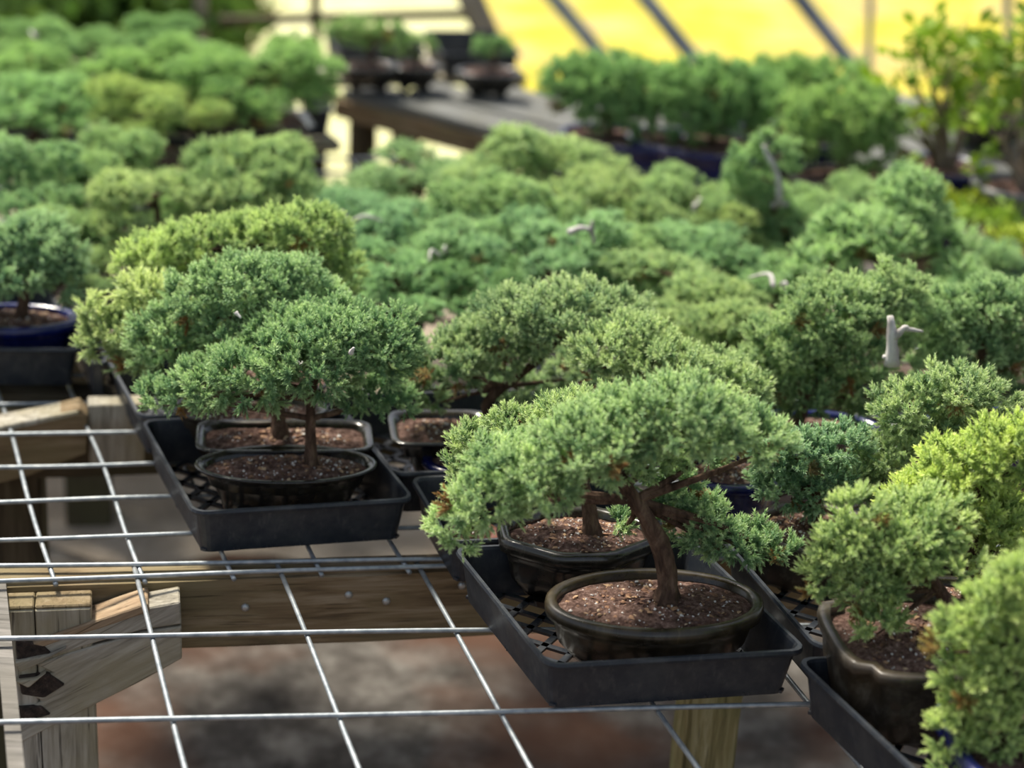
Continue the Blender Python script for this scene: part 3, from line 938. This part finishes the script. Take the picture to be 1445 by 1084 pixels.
# ------------------------------------------------------------------ the juniper at the left margin and the junipers of the middle of the bench
hero('rounded blue green juniper in the blue oval pot at the left margin', (14, 450), .066,
     ('oval', 'lip', .088, .05, .060, BLU),
     [(-20, 370, 60, 50, 0), (40, 345, 60, 42, 0), (10, 385, 70, 40, -.02), (90, 385, 42, 42, 0), (-40, 400, 50, 45, 0), (60, 330, 40, 28, .03)],
     [(30, 455, 0), (34, 420, 0), (20, 390, 0), (20, 370, 0)], 41, (.86, .98, .92), tint=-.02, lo=True)

def proto(seed, n, flat=1.0, gap=1.0, lean=0.0):
    rng = random.Random(seed)
    root = empty('potted_juniper', (0, 0, 0))
    zs = make_pot(root, ['oval', 'rect', 'octa'][seed % 3], ['lip', 'flare', 'straight'][seed % 3], .085, .06, .06, M[BLK], seed, 40, 20)
    pads = []
    for i in range(n+2):
        w = 2*PI*i/(n+2)+rng.uniform(-.35, .35)
        r = rng.uniform(.065, .125)
        pads.append((r*math.cos(w)+lean, r*math.sin(w)*.9, .150+rng.uniform(-.035, .035), rng.uniform(.034, .056), rng.uniform(.034, .05), rng.uniform(.020, .032)*flat, rng.uniform(-.10, .10)))
    for i in range(4):
        pads.append((rng.uniform(-.075, .075)+lean*.6, rng.uniform(-.07, .07), .195+rng.uniform(-.02, .03)*flat, rng.uniform(.038, .055), .045, rng.uniform(.024, .034)*flat, rng.uniform(-.04, .12)))
    wood_parts(root, [(rng.uniform(-.02, .02), 0, zs), (rng.uniform(-.02, .02), .01, .10), (lean*.4+rng.uniform(-.02, .02), 0, .14), (lean*.6, 0, .19)], .010, pads, seed, .3)
    add_foliage(root, pads, seed+50, tpl=TPL_LO, clump_r=.0135, per=11, gap=gap, L=.0122)
    return root
PROTOS = [proto(60, 6), proto(61, 7, 1.2), proto(62, 6, .9, lean=.03), proto(63, 7, 1.0), proto(64, 5, 1.3, lean=-.03), proto(65, 7, .8), proto(66, 6, 1.1)]
USED = set()
def place(label, px, py, wpx, k, color=(1, 1, 1), yaw=0.0, zs=1.0, potmat=None, zc=.25, group=GRP, z0=.005, dead=None):
    s = .9
    zs *= .84
    for _ in range(4):
        p = at(px, py, z0+zc*s*zs)
        s = (wpx*1.22/2)*depth(p)/FPX/.142
    o = PROTOS[k] if k not in USED else copy_tree(PROTOS[k])
    USED.add(k)
    o.location = (p[0], p[1], z0)
    o.rotation_euler = (0, 0, yaw)
    o.scale = (s, s, s*zs)
    tag(o, label, 'bonsai tree', group)
    for c in o.children:
        nm = c.name.split('.')[0]
        if nm == 'foliage': c.color = (*color, 1)
        if nm == 'pot' and potmat:
            c.material_slots[0].link = 'OBJECT'; c.material_slots[0].material = M[potmat]
    if dead:
        bpy.context.view_layer.update()
        inv = o.matrix_world.inverted()
        deadwood(o, [([np.array(inv @ Vector(aty(x, y, p[1]+d))) for x, y, d in pts], r/s) for pts, r in dead])
    return o
G1, G2, G3, G4 = (.90, 1.0, .80), (.84, .98, .84), (1.0, 1.02, .80), (.78, .90, .76)
place('wide blue green juniper at the left margin behind the blue oval pot', 25, 200, 190, 0, G2, .3, 1.1)
place('rounded juniper with a lifted crown between the left margin and the far left trays', 152, 185, 165, 1, G1, 1.2, 1.15)
place('juniper with pale yellow green crown above the arched one', 222, 240, 200, 2, G3, 2.0)
place('dark juniper squeezed in left of the yellow green arched one', 112, 288, 130, 3, G2, .7)
place('small dull green juniper beside the blue oval pot, under the arched one', 150, 342, 110, 4, (.92, .98, .80), 2.8)
place('broad juniper rising toward the far table legs', 355, 185, 200, 3, (.94, 1.0, .80), 4.0, 1.2)
place('loose light juniper with an arching limb in front of the far table', 785, 178, 225, 4, (.98, 1.02, .82), .4, .85)
place('low dark juniper directly in front of the bright gap under the far table', 590, 218, 200, 5, G4, 1.0, .75)
place('bluish juniper with a curved silvery dead branch', 525, 258, 180, 6, (.80, .98, .94), 2.2, 1.0, dead=[([(478, 312, -.10), (482, 300, -.10), (490, 306, -.10)], .004), ([(500, 312, -.10), (515, 305, -.11), (540, 312, -.10)], .004)])
place('fresh green juniper at the middle of the crowd, behind the bluish one', 690, 250, 185, 0, G1, 3.3)
place('juniper behind the dark feathery one at the middle of the bench', 665, 292, 170, 1, (.86, 1.0, .88), 5.0)
place('blue green juniper with a forked grey dead branch on its crown', 790, 300, 195, 2, (.82, .98, .90), 4.4, 1.1, dead=[([(803, 328, -.10), (820, 322, -.11), (834, 326, -.11), (838, 344, -.10)], .005), ([(834, 326, -.11), (836, 312, -.11)], .004)])
place('medium green juniper in front of the first blue pot of the far table', 875, 236, 185, 3, G3, 5.5)
place('juniper in the row behind the dense dark front one', 560, 350, 160, 5, (.82, 1.0, .88), 1.4, 1.1)
place('dark feathery juniper behind the arching one with the bare branch', 688, 356, 150, 6, (.66, .84, .66), .2, 1.15)
place('light green juniper behind the arching one on its shrub side', 895, 325, 170, 0, G1, 1.9)
place('low spreading juniper in front of the big blue pots', 985, 240, 170, 1, (.92, 1.0, .80), 3.0)
place('yellowish dull juniper at the foot of the upright spindly one', 1050, 282, 140, 2, (.92, .94, .66), 2.6)
place('grey green juniper in front of the upright spindly one', 985, 302, 180, 3, (.82, .98, .86), .9)
place('large pale green mounded juniper behind the deadwood stub', 1245, 268, 255, 4, (.92, 1.04, .86), 3.6, 1.15, 'glaze_cream')
place('fresh green round juniper just left of the stout deadwood stub', 1015, 394, 205, 6, (.98, 1.0, .80), 4.6, 1.05)
place('flat topped juniper between the round one and the grey green one', 965, 352, 195, 5, (.94, 1.0, .82), 2.4)
place('small dark juniper by the blue trays at the right margin', 1410, 342, 120, 0, (.80, .94, .78), 2.2)
place('juniper behind the large pale mounded one, below the leafy shrub', 1190, 250, 150, 1, G1, .5)
place('juniper tucked behind the arched yellow green one and the bluish one', 430, 262, 150, 2, G4, 1.1)
place('juniper in the gap behind the dome shaped one and the arching one', 470, 386, 130, 3, (.86, 1., .84), 4.4)
place('juniper low between the round one and the lime ones', 1040, 482, 130, 1, (.92, 1.0, .84), 1.3)
place('juniper with a ragged crown before the rising one near the far table', 300, 255, 150, 6, (.86, 1.0, .80), 2.9)
place('olive green juniper between the loose light one and the low spreading one', 900, 262, 150, 6, (.90, .98, .70), 3.7)
place('mid green juniper behind the one with the forked dead branch', 770, 262, 170, 3, G1, 1.0)
place('short juniper just right of the upright spindly one', 1130, 300, 130, 5, (.86, 1.0, .82), .2)
place('juniper low behind the round one, showing its dark side', 1100, 372, 160, 0, (.84, .98, .80), 3.9)
place('juniper at the right margin just behind the dark feathery right one', 1350, 392, 150, 2, G1, 5.2)
place('dense juniper below the bluish one with the dead branch', 600, 322, 150, 4, (.82, .98, .86), 1.7)
place('dark juniper low beside the yellow green arched one', 540, 300, 120, 1, G4, 3.1)
place('soft green juniper in the left crowd before the rounded lifted one', 60, 285, 160, 4, G1, 1.5)
# the upright spindly one
hero('upright spindly juniper with a bare pale trunk above the crowd', (1085, 345), .07,
     ('oval', 'lip', .07, .055, .06, BLK),
     [(1075, 198, 16, 14, 0), (1108, 212, 24, 18, 0), (1055, 228, 30, 24, 0), (1040, 245, 24, 18, 0), (1112, 240, 18, 22, .01), (1065, 270, 40, 30, .02), (1100, 300, 40, 22, .02), (1050, 310, 40, 30, .02)],
     [(1090, 335, 0), (1094, 300, 0), (1100, 280, 0), (1098, 250, 0), (1088, 222, 0), (1076, 200, 0)], 71, (.86, 1.0, .80), lo=True, r0=.007,
     dead=[([(1100, 290, -.03), (1099, 262, -.03), (1094, 238, -.03), (1082, 218, -.03), (1078, 205, -.03)], .006), ([(1088, 290, -.03), (1112, 288, -.03)], .005)])

# ------------------------------------------------------------------ far table
tt = empty('plant_table', tuple(TA+TD*.8+np.array([0, 0, ZG])))
to = np.array(tt.location)
E2 = at(660, 127)-at(480, 125); E2 = E2/np.linalg.norm(E2)
back = -TN
rp = random.Random(8)
for i in range(9):
    q0 = TA+back*(.005+i*.105)
    sh = max(0, i*.105*.9)
    q0 = q0+TD*sh
    L = 1.75-sh*.4
    bm = boxbm(L, .098, .02, .003)
    o = bmobj('plank', bm, M['plank'], tt)
    o.rotation_euler = (0, 0, math.atan2(TD[1], TD[0]))
    o.location = tuple(q0+TD*L/2+back*.049+np.array([0, 0, -.011+rp.uniform(-.002, .002)])-to)
o = board('front_rail', TA-to+np.array([0, 0, -.022])-TD*.02, TA-to+TD*1.7+np.array([0, 0, -.022]), .042, .04, M['wood'], tt, cuts=8)
for px, py, off in ((512, 180, .06), (572, 195, .08), (690, 230, .08)):
    p = atp(px, py, TA+back*.03, TN)
    q = np.array([p[0], p[1], -.03])
    o = axis_post('leg', tuple(q-to), .045, .045, 0.0, M['wood_dark'], math.atan2(TD[1], TD[0]), (0, 0), tt)
for k in (1.2, 1.65):
    q = TA+TD*k+back*.7+np.array([0, 0, -.03])
    axis_post('leg', tuple(q-to), .045, .045, 0.0, M['wood_dark'], math.atan2(TD[1], TD[0]), (0, 0), tt)
tag(tt, 'grey plank table with a brown front rail beyond the junipers', 'table')

# shelf behind it with two trays
sh0, sh1 = at(455, 112, .0), at(745, 106, .0)
e = empty('plant_shelf', (float((sh0+sh1)[0]/2), float((sh0+sh1)[1]/2), ZG))
eo = np.array(e.location)
sd = (sh1-sh0)/np.linalg.norm(sh1-sh0); sb = np.array([-sd[1], sd[0], 0])
for i in range(3):
    o = bmobj('plank', boxbm(np.linalg.norm(sh1-sh0), .07, .018, .002), M['wood_grey'], e)
    o.rotation_euler = (0, 0, math.atan2(sd[1], sd[0]))
    o.location = tuple((sh0+sh1)/2+sb*(.035+i*.078)+np.array([0, 0, -.010])-eo)
for a_ in (.02, .98):
    q = sh0+(sh1-sh0)*a_+sb*.11+np.array([0, 0, -.02])
    axis_post('leg', tuple(q-eo), .05, .05, 0.0, M['wood_dark'], 0, (0, 0), e)
tag(e, 'narrow plank shelf under the two silhouetted bonsai trays', 'shelf')
def tray_px(x0, x1, y, label, d=.24, h=.055):
    a_, b_ = xy(at(x0, y, 0)), xy(at(x1, y, 0))
    w_ = (b_-a_)/np.linalg.norm(b_-a_)
    n_ = np.array([-w_[1], w_[0], 0])
    t = tray(a_, b_, a_+n_*d, label, h, False)
    return t
tray_px(475, 602, 108, 'dark tray with two flat topped bonsai on the narrow shelf')
tray_px(622, 735, 112, 'dark tray beside it on the narrow shelf, under the leaning timber')
FG = 'junipers of the far benches'
hero('flat topped dark juniper in front of the window frame on the shelf', (520, 92), .055, ('oval', 'lip', .07, .05, .045, BLK),
     [(470, 45, 26, 14, 0), (505, 38, 36, 16, 0), (545, 45, 36, 15, 0), (520, 52, 40, 14, .02)], [(525, 90, 0), (522, 70, 0), (510, 50, 0)], 81, (.80, .95, .62), lo=True, clump_r=.018, group=FG, perl=0, chips=0)
hero('small dark juniper drooping aside on the shelf near the leaning timber', (585, 92), .055, ('oval', 'lip', .06, .045, .045, BLK),
     [(585, 58, 26, 12, 0), (598, 68, 22, 12, 0), (560, 66, 24, 10, 0)], [(588, 90, 0), (590, 75, 0), (585, 62, 0)], 82, (.80, .95, .62), lo=True, clump_r=.018, group=FG, perl=0, chips=0)
hero('dark little juniper under the foot of the leaning timber', (690, 100), .055, ('oval', 'lip', .07, .05, .045, BLK),
     [(690, 66, 28, 12, 0), (712, 64, 24, 11, 0), (675, 72, 20, 9, 0)], [(695, 98, 0), (698, 82, 0), (695, 70, 0)], 83, (.66, .85, .60), lo=True, clump_r=.018, group=FG, perl=0, chips=0)

# far left bench
lo_ = at(-60, 232, 0); ro_ = at(478, 196, 0)
lb = empty('plant_bench', (float((lo_+ro_)[0]/2), float((lo_+ro_)[1]/2)+.6, ZG))
lbo = np.array(lb.location)
ld = (ro_-lo_)/np.linalg.norm(ro_-lo_); lbk = np.array([-ld[1], ld[0], 0])
LL = np.linalg.norm(ro_-lo_)+.35
for i in range(9):
    o = bmobj('plank', boxbm(LL, .088, .02, .003), M['wood_grey'], lb)
    o.rotation_euler = (0, 0, math.atan2(ld[1], ld[0]))
    o.location = tuple(ro_-ld*LL/2+lbk*(.03+i*.1)+np.array([0, 0, -.011+rp.uniform(-.0015, .0015)])-lbo)
for a_, b_ in ((.05, .06), (.05, .84), (LL-.1, .06), (LL-.1, .84)):
    q = ro_-ld*a_+lbk*b_+np.array([0, 0, -.021])
    axis_post('leg', tuple(q-lbo), .07, .07, 0.0, M['wood_dark'], math.atan2(ld[1], ld[0]), (0, 0), lb)
tag(lb, 'grey plank bench at the far left carrying blurred junipers', 'bench')
tray_px(300, 472, 196, 'long black tray at the end of the far left bench', .30)
tray_px(196, 296, 238, 'black tray of the yellowish far left juniper', .24)
tray_px(-40, 128, 232, 'black tray at the left margin of the far left bench', .26)
def far(label, px, py, wpx, k, color, yaw, zs=1.0, potmat=None, zc=.25):
    return place(label, px, py, wpx/1.13, k, color, yaw, zs*.86, potmat, zc, FG)
D1, D2, D3 = (.80, .98, .62), (.74, .92, .66), (.96, 1.0, .60)
far('blurred juniper on the far left bench beside the window post', 365, 52, 235, 1, D1, .3, 1.0)
far('blurred juniper in the long black tray of the far left bench', 300, 80, 170, 0, D1, 2.2)
far('blurred yellowish juniper with a dark hollow on the far left bench', 207, 116, 190, 2, D3, 1.1)
far('blurred juniper at the left margin of the far left bench, nearest tray', 45, 102, 200, 3, (.80, 1.0, .74), 4.0)
far('blurred juniper in the second row of the far left bench', 190, 60, 190, 4, D1, 3.1)
far('blurred juniper at the left margin, second row of the far left bench', 20, 58, 170, 5, D1, 5.1)
far('blurred darker juniper in the third row of the far left bench', 130, 36, 160, 6, D2, .8)
far('blurred dark juniper farthest back on the far left bench', 235, 24, 150, 1, (.66, .86, .60), 1.9)
far('blurred low juniper behind the second row at the left margin', 55, 28, 150, 0, D2, 2.9)
# blue pots on the table
hero('blurred juniper in a deep blue pot, nearest the plank table corner', (885, 196), .075, ('oval', 'straight', .125, .085, .07, BLU),
     [(820, 125, 58, 44, 0), (870, 115, 60, 40, 0), (915, 130, 46, 46, 0), (850, 148, 56, 32, 0), (895, 168, 36, 36, -.02), (795, 112, 34, 32, 0)], [(860, 180, 0), (855, 160, 0), (860, 130, 0)], 91, (.70, .90, .62), lo=True, clump_r=.018, L=.014, group=FG, perl=0, chips=0, yaw=-.2)
hero('blurred juniper in the big blue oval pot, second from the plank table corner', (1000, 205), .08, ('oval', 'straight', .15, .09, .075, BLU),
     [(950, 138, 54, 46, 0), (1000, 126, 66, 46, 0), (1050, 135, 62, 46, 0), (980, 160, 62, 34, 0), (968, 185, 28, 28, -.02), (1040, 165, 54, 36, 0)], [(1005, 190, 0), (1000, 160, 0), (1000, 130, 0)], 92, (.72, .92, .62), lo=True, clump_r=.018, L=.014, group=FG, perl=0, chips=0, yaw=-.2)
hero('blurred juniper behind the big blue pots, under the thin pipes', (1115, 190), .08, ('oval', 'straight', .11, .08, .07, BLU),
     [(1080, 122, 56, 40, 0), (1130, 120, 60, 40, 0), (1180, 122, 56, 40, 0), (1120, 150, 66, 36, 0)], [(1120, 180, 0), (1120, 150, 0), (1120, 125, 0)], 93, (.74, .92, .58), lo=True, clump_r=.018, L=.014, group=FG, perl=0, chips=0, yaw=-.2)
hero('blurred rounded juniper with a dark bare base beside the leafy shrub', (1190, 248), .07, ('oval', 'lip', .10, .07, .06, BLK),
     [(1150, 170, 52, 44, 0), (1200, 162, 60, 46, 0), (1240, 185, 42, 50, 0), (1170, 195, 60, 36, 0), (1228, 222, 40, 40, 0), (1140, 185, 36, 34, 0)], [(1185, 240, 0), (1190, 215, 0), (1190, 180, 0)], 94, (.86, 1.0, .62), lo=True, clump_r=.018, L=.014, group=FG, perl=0, chips=0)

# ------------------------------------------------------------------ leafy shrubs
def leaf_cloud(pads, seed, frac, size, mat):
    rng = np.random.default_rng(seed)
    VV, FF, TT = [], [], []
    k = 0
    for p in pads:
        n = int(p[6]*frac)
        for _ in range(n):
            d = rng.normal(0, .55, 3)
            c = np.array(p[:3])+d*np.array(p[3:6])
            a = rng.normal(0, 1, 3); a[2] = abs(a[2])*.6; a /= np.linalg.norm(a)
            b = np.cross(a, rng.normal(0, 1, 3)); b /= np.linalg.norm(b)
            nn = np.cross(a, b)
            L = size*rng.uniform(.7, 1.3); W = L*.30
            VV += [c, c+a*L*.5+b*W+nn*W*.3, c+a*L, c+a*L*.5-b*W+nn*W*.3]
            FF += [(k, k+1, k+2), (k, k+2, k+3)]
            t = rng.uniform(.1, .9)
            TT += [t, t, t, t]
            k += 4
    return build_tris('foliage', np.array(VV), np.array(FF), np.array(TT), np.zeros(len(VV)), mat)
def shrub(name, label, cat, base, y0, stems, clouds, seed, potspec, size=.028, color=(1, 1, 1)):
    rng = random.Random(seed)
    c = aty(base[0], base[1], y0)
    root = empty(name, (c[0], c[1], .005))
    kind, prof, a, b, h, mat = potspec
    zs = make_pot(root, kind, prof, a, b, h, M[mat], seed, 0, 0, False)
    org = np.array(root.location)
    B = np.array([0, 0, zs-.004])
    for i, (x, y) in enumerate(stems):
        t = aty(x, y, y0+rng.uniform(-.05, .05))-org
        s0 = B+np.array([rng.uniform(-.015, .015), rng.uniform(-.015, .015), 0])
        mid = (s0+t)/2+np.array([(t[0]-s0[0])*-.12, 0, .01])
        P = spline([s0, mid, t], 9)
        V, F = tube(P, [.0078*(1-.75*j/8) for j in range(9)], 6, None, None, .1, rng)
        st = obj('stem', V, F, M['bark_pale'], root, False)
        for q in range(2):
            s1 = P[5+q]; e1 = s1+(t-s0)*.35+np.array([rng.uniform(-.05, .05), rng.uniform(-.05, .05), rng.uniform(.0, .05)])
            V, F = tube([s1, (s1+e1)/2, e1], [.0025, .002, .0008], 5)
            obj('twig', V, F, M['bark_pale'], st, False)
    pads = []
    for x, y, rx, ry, n in clouds:
        p = aty(x, y, y0)-org
        k = depth(p+org)/FPX
        pads.append((p[0], p[1], p[2], rx*k, rx*k, ry*k, n))
    me = leaf_cloud(pads, seed, .85, size, M['leaf'])
    o = link('foliage', me, root); o['kind'] = 'stuff'; o.color = (*color, 1)
    tag(root, label, cat)
    return root
m, nt, b = newmat('pale_bark', .85)
nt.links.new(ramp(nt, noise(nt, coords(nt, (1, 1, .3)), 60, 5), [(.35, (.12, .085, .06)), (.6, (.28, .22, .16)), (.8, (.42, .35, .27))]), b.inputs['Base Color']); M['bark_pale'] = m
shrub('leafy_shrub', 'sparse many stemmed shrub with yellow green leaves, standing clear of the right edge', 'shrub', (1323, 288), 3.3,
      [(1265, 150), (1285, 120), (1305, 90), (1330, 70), (1350, 110), (1375, 130), (1250, 180), (1395, 120), (1320, 130), (1300, 170)],
      [(1318, 45, 30, 20, 40), (1345, 70, 40, 22, 60), (1300, 75, 34, 18, 40), (1370, 95, 34, 22, 45), (1285, 110, 30, 18, 26), (1232, 122, 16, 14, 40), (1345, 120, 40, 24, 40), (1320, 165, 50, 20, 40), (1265, 160, 30, 20, 22), (1380, 150, 30, 30, 36), (1285, 230, 14, 12, 14), (1390, 60, 24, 14, 20)], 101, ('oval', 'lip', .08, .08, .07, BLU), .028, (.82, .92, .55))
shrub('leafy_shrub', 'sparse shrub in a grey pot at the right edge behind the leafy one', 'shrub', (1428, 300), 3.15,
      [(1395, 180), (1420, 130), (1445, 100), (1470, 150), (1400, 220), (1440, 180)],
      [(1400, 60, 24, 16, 26), (1430, 75, 30, 24, 50), (1440, 140, 34, 30, 60), (1400, 170, 34, 26, 44), (1380, 235, 18, 16, 24), (1450, 40, 24, 20, 30), (1425, 110, 30, 20, 30)], 102, ('oval', 'straight', .075, .075, .085, 'pot_grey'), .028, (.72, .82, .62))
shrub('leafy_shrub', 'dull green twiggy shrub filling the gap behind the two leafy ones', 'shrub', (1385, 250), 3.75,
      [(1330, 120), (1360, 90), (1400, 80), (1440, 100), (1460, 140), (1320, 160)],
      [(1370, 120, 60, 40, 130), (1430, 110, 50, 46, 130), (1350, 180, 50, 40, 110), (1420, 190, 54, 40, 110), (1460, 60, 34, 30, 50)], 103, ('oval', 'lip', .08, .08, .07, BLK), .028, (.50, .66, .52))
def low_pot(label, px, py, zr, a, b, mat, seed, color, plants=True):
    c = at(px, py, zr)
    root = empty('shallow_pot', (c[0], c[1], .005))
    zs = make_pot(root, 'oval', 'lip', a, b, zr-.01, M[mat], seed, 20, 10)
    tag(root, label, 'plant pot')
    if not plants: return
    me = leaf_cloud([(-a*.3, 0, zs+.012, a*.45, b*.5, .016, 120), (a*.35, .0, zs+.012, a*.4, b*.5, .02, 120)], seed, 1, .016, M['leaf'])
    o = link('foliage', me, root); o['kind'] = 'stuff'; o.color = (*color, 1)
    tag(root, label, 'plant pot')
low_pot('blue oval pot of low green seedlings behind the pale mounded juniper', 1392, 322, .05, .085, .06, BLU, 111, (.9, 1, .9))
low_pot('blue oval pot of seedlings at the right edge below the grey pot', 1450, 352, .05, .08, .06, BLU, 112, (1.1, 1.05, .7))
low_pot('flat pot of mossy growth at the foot of the leafy shrub', 1355, 300, .05, .07, .05, 'glaze_brown', 113, (.9, .85, .5))

# ------------------------------------------------------------------ frame and pipes of the shelter
wy = 5.0
wf = empty('window_1', tuple(aty(470, 60, wy)*np.array([1, 1, 0])+np.array([0, 0, ZG])))
wo = np.array(wf.location)
def bar(name, p0, p1, w, d, mat, parent, org):
    p0, p1 = np.array(p0)-org, np.array(p1)-org
    ax = p1-p0; L = np.linalg.norm(ax); ax /= L
    yy = np.cross(ax, np.array([0, 1., 0])); yy /= np.linalg.norm(yy)
    zz = np.cross(ax, yy)
    o = bmobj(name, boxbm(L, w, d, .002), mat, parent)
    c = (p0+p1)/2
    o.matrix_world = Matrix(((ax[0], yy[0], zz[0], c[0]), (ax[1], yy[1], zz[1], c[1]), (ax[2], yy[2], zz[2], c[2]), (0, 0, 0, 1)))
    return o
def down(px, py0, py1, y, ztop=1.1):
    a_, b_ = aty(px[0], py0, y), aty(px[1], py1, y)
    d = (a_-b_)/np.linalg.norm(a_-b_)
    return b_+d*((ZG-b_[2])/d[2]), b_+d*((ztop-b_[2])/d[2])
p0, p1 = down((445, 447), 0, 160, wy); bar('mullion', p0, p1, .022, .04, M['wood_grey_d'] if 'wood_grey_d' in M else M['wood_dark'], wf, wo)
p0, p1 = down((283, 287), 0, 110, wy); bar('mullion', p0, p1, .030, .04, M['wood_grey'], wf, wo)
bar('rail', aty(283, 30, wy+.01), aty(675, 19, wy+.01), .020, .04, M['wood_dark'], wf, wo)
bar('rail', aty(283, -190, wy), aty(675, -190, wy), .03, .04, M['wood_dark'], wf, wo)
wf['kind'] = 'structure'; wf['label'] = 'open timber window frame in the end of the shelter'
p0, p1 = down((665, 718), 0, 118, wy-.05)
e = empty('leaning_timber', (p0[0], p0[1], ZG))
bar('timber', p0, p1, .062, .05, M['wood_grey'], e, np.array(e.location))
tag(e, 'thick grey leaning timber at the side of the window frame', 'timber')
def pipe(label, a_, b_, y, r, curve=.12):
    q0, q1 = down((a_[0], b_[0]), a_[1], b_[1], y, 1.0)
    e = empty('hoop_pipe', (q0[0], q0[1], ZG))
    org = np.array(e.location)
    d = q1-q0
    n_ = np.array([d[2], 0, -d[0]]); n_ /= np.linalg.norm(n_)
    P = []
    for i in range(14):
        t = i/13
        P.append(q0+d*t-n_*curve*max(0, t-.55)**2*2-org)
    V, F = tube(P, [r]*14, 10)
    obj('pipe', V, F, M['pipe'], e, True)
    V, F = tube([P[0]+np.array([0, 0, -.0]), P[0]+np.array([0, 0, .12])], [r*1.5, r*1.5], 10)
    obj('ground_socket', V, F, M['pipe'], e, True)
    tag(e, label, 'pipe', 'leaning pipes of the shelter wall')
pipe('leaning grey pipe beside the thick leaning timber', (783, 0), (842, 70), 5.6, .024)
pipe('leaning grey pipe above the juniper in the second blue pot', (912, 0), (980, 84), 5.3, .023)
pipe('leaning dark grey pipe above the blurred juniper left of the leafy shrub', (1130, 0), (1196, 84), 5.0, .021)
pipe('thin upright pale pipe behind the blurred junipers beside the leafy shrub', (1228, 0), (1226, 90), 5.6, .011, 0)
pipe('thin upright pipe at the right margin behind the shrub in the grey pot', (1422, 0), (1424, 90), 5.4, .012, 0)

# bushes beyond the far left bench
def bush(label, px, py, y, rx, rz, seed, color):
    c = aty(px, py, y)
    root = empty('garden_bush', (c[0], c[1], ZG))
    rng = random.Random(seed)
    pads = []
    for i in range(9):
        w = rng.uniform(0, 6.28); f = rng.uniform(.2, .7)
        pads.append((rx*f*math.cos(w), rx*f*math.sin(w), (c[2]-ZG)*rng.uniform(.55, 1.0), rx*.6, rx*.6, rz, 420))
    for k in range(4):
        V, F = tube(spline([(rng.uniform(-.03, .03), rng.uniform(-.03, .03), 0), pads[k][:3]], 6), [.02, .017, .014, .011, .008, .005], 6)
        obj('stem', V, F, M['bark_pale'], root)
    me = leaf_cloud(pads, seed, 1, .07, M['leaf'])
    o = link('foliage', me, root); o['kind'] = 'stuff'; o.color = (*color, 1)
    tag(root, label, 'bush')
bush('dark green bush beyond the far left bench, at the top edge', 120, 5, 5.2, .34, .20, 121, (.30, .42, .55))
bush('brownish bush beyond the far left bench, beside the window post', 225, -15, 5.6, .22, .18, 122, (.45, .36, .42))
bush('dull bush beyond the far left bench in the top left corner', -10, 0, 5.4, .34, .2, 123, (.34, .38, .5))

low_pot('small blue bowl of bare soil in the corner of the tray behind the octagonal pot', 655, 648, .05, .048, .04, BLU, 114, (.8, 1, .8), False)
low_pot('small red clay dish squeezed beside the black octagonal pot', 668, 752, .04, .030, .028, 'glaze_red', 115, (.8, 1, .8), False)
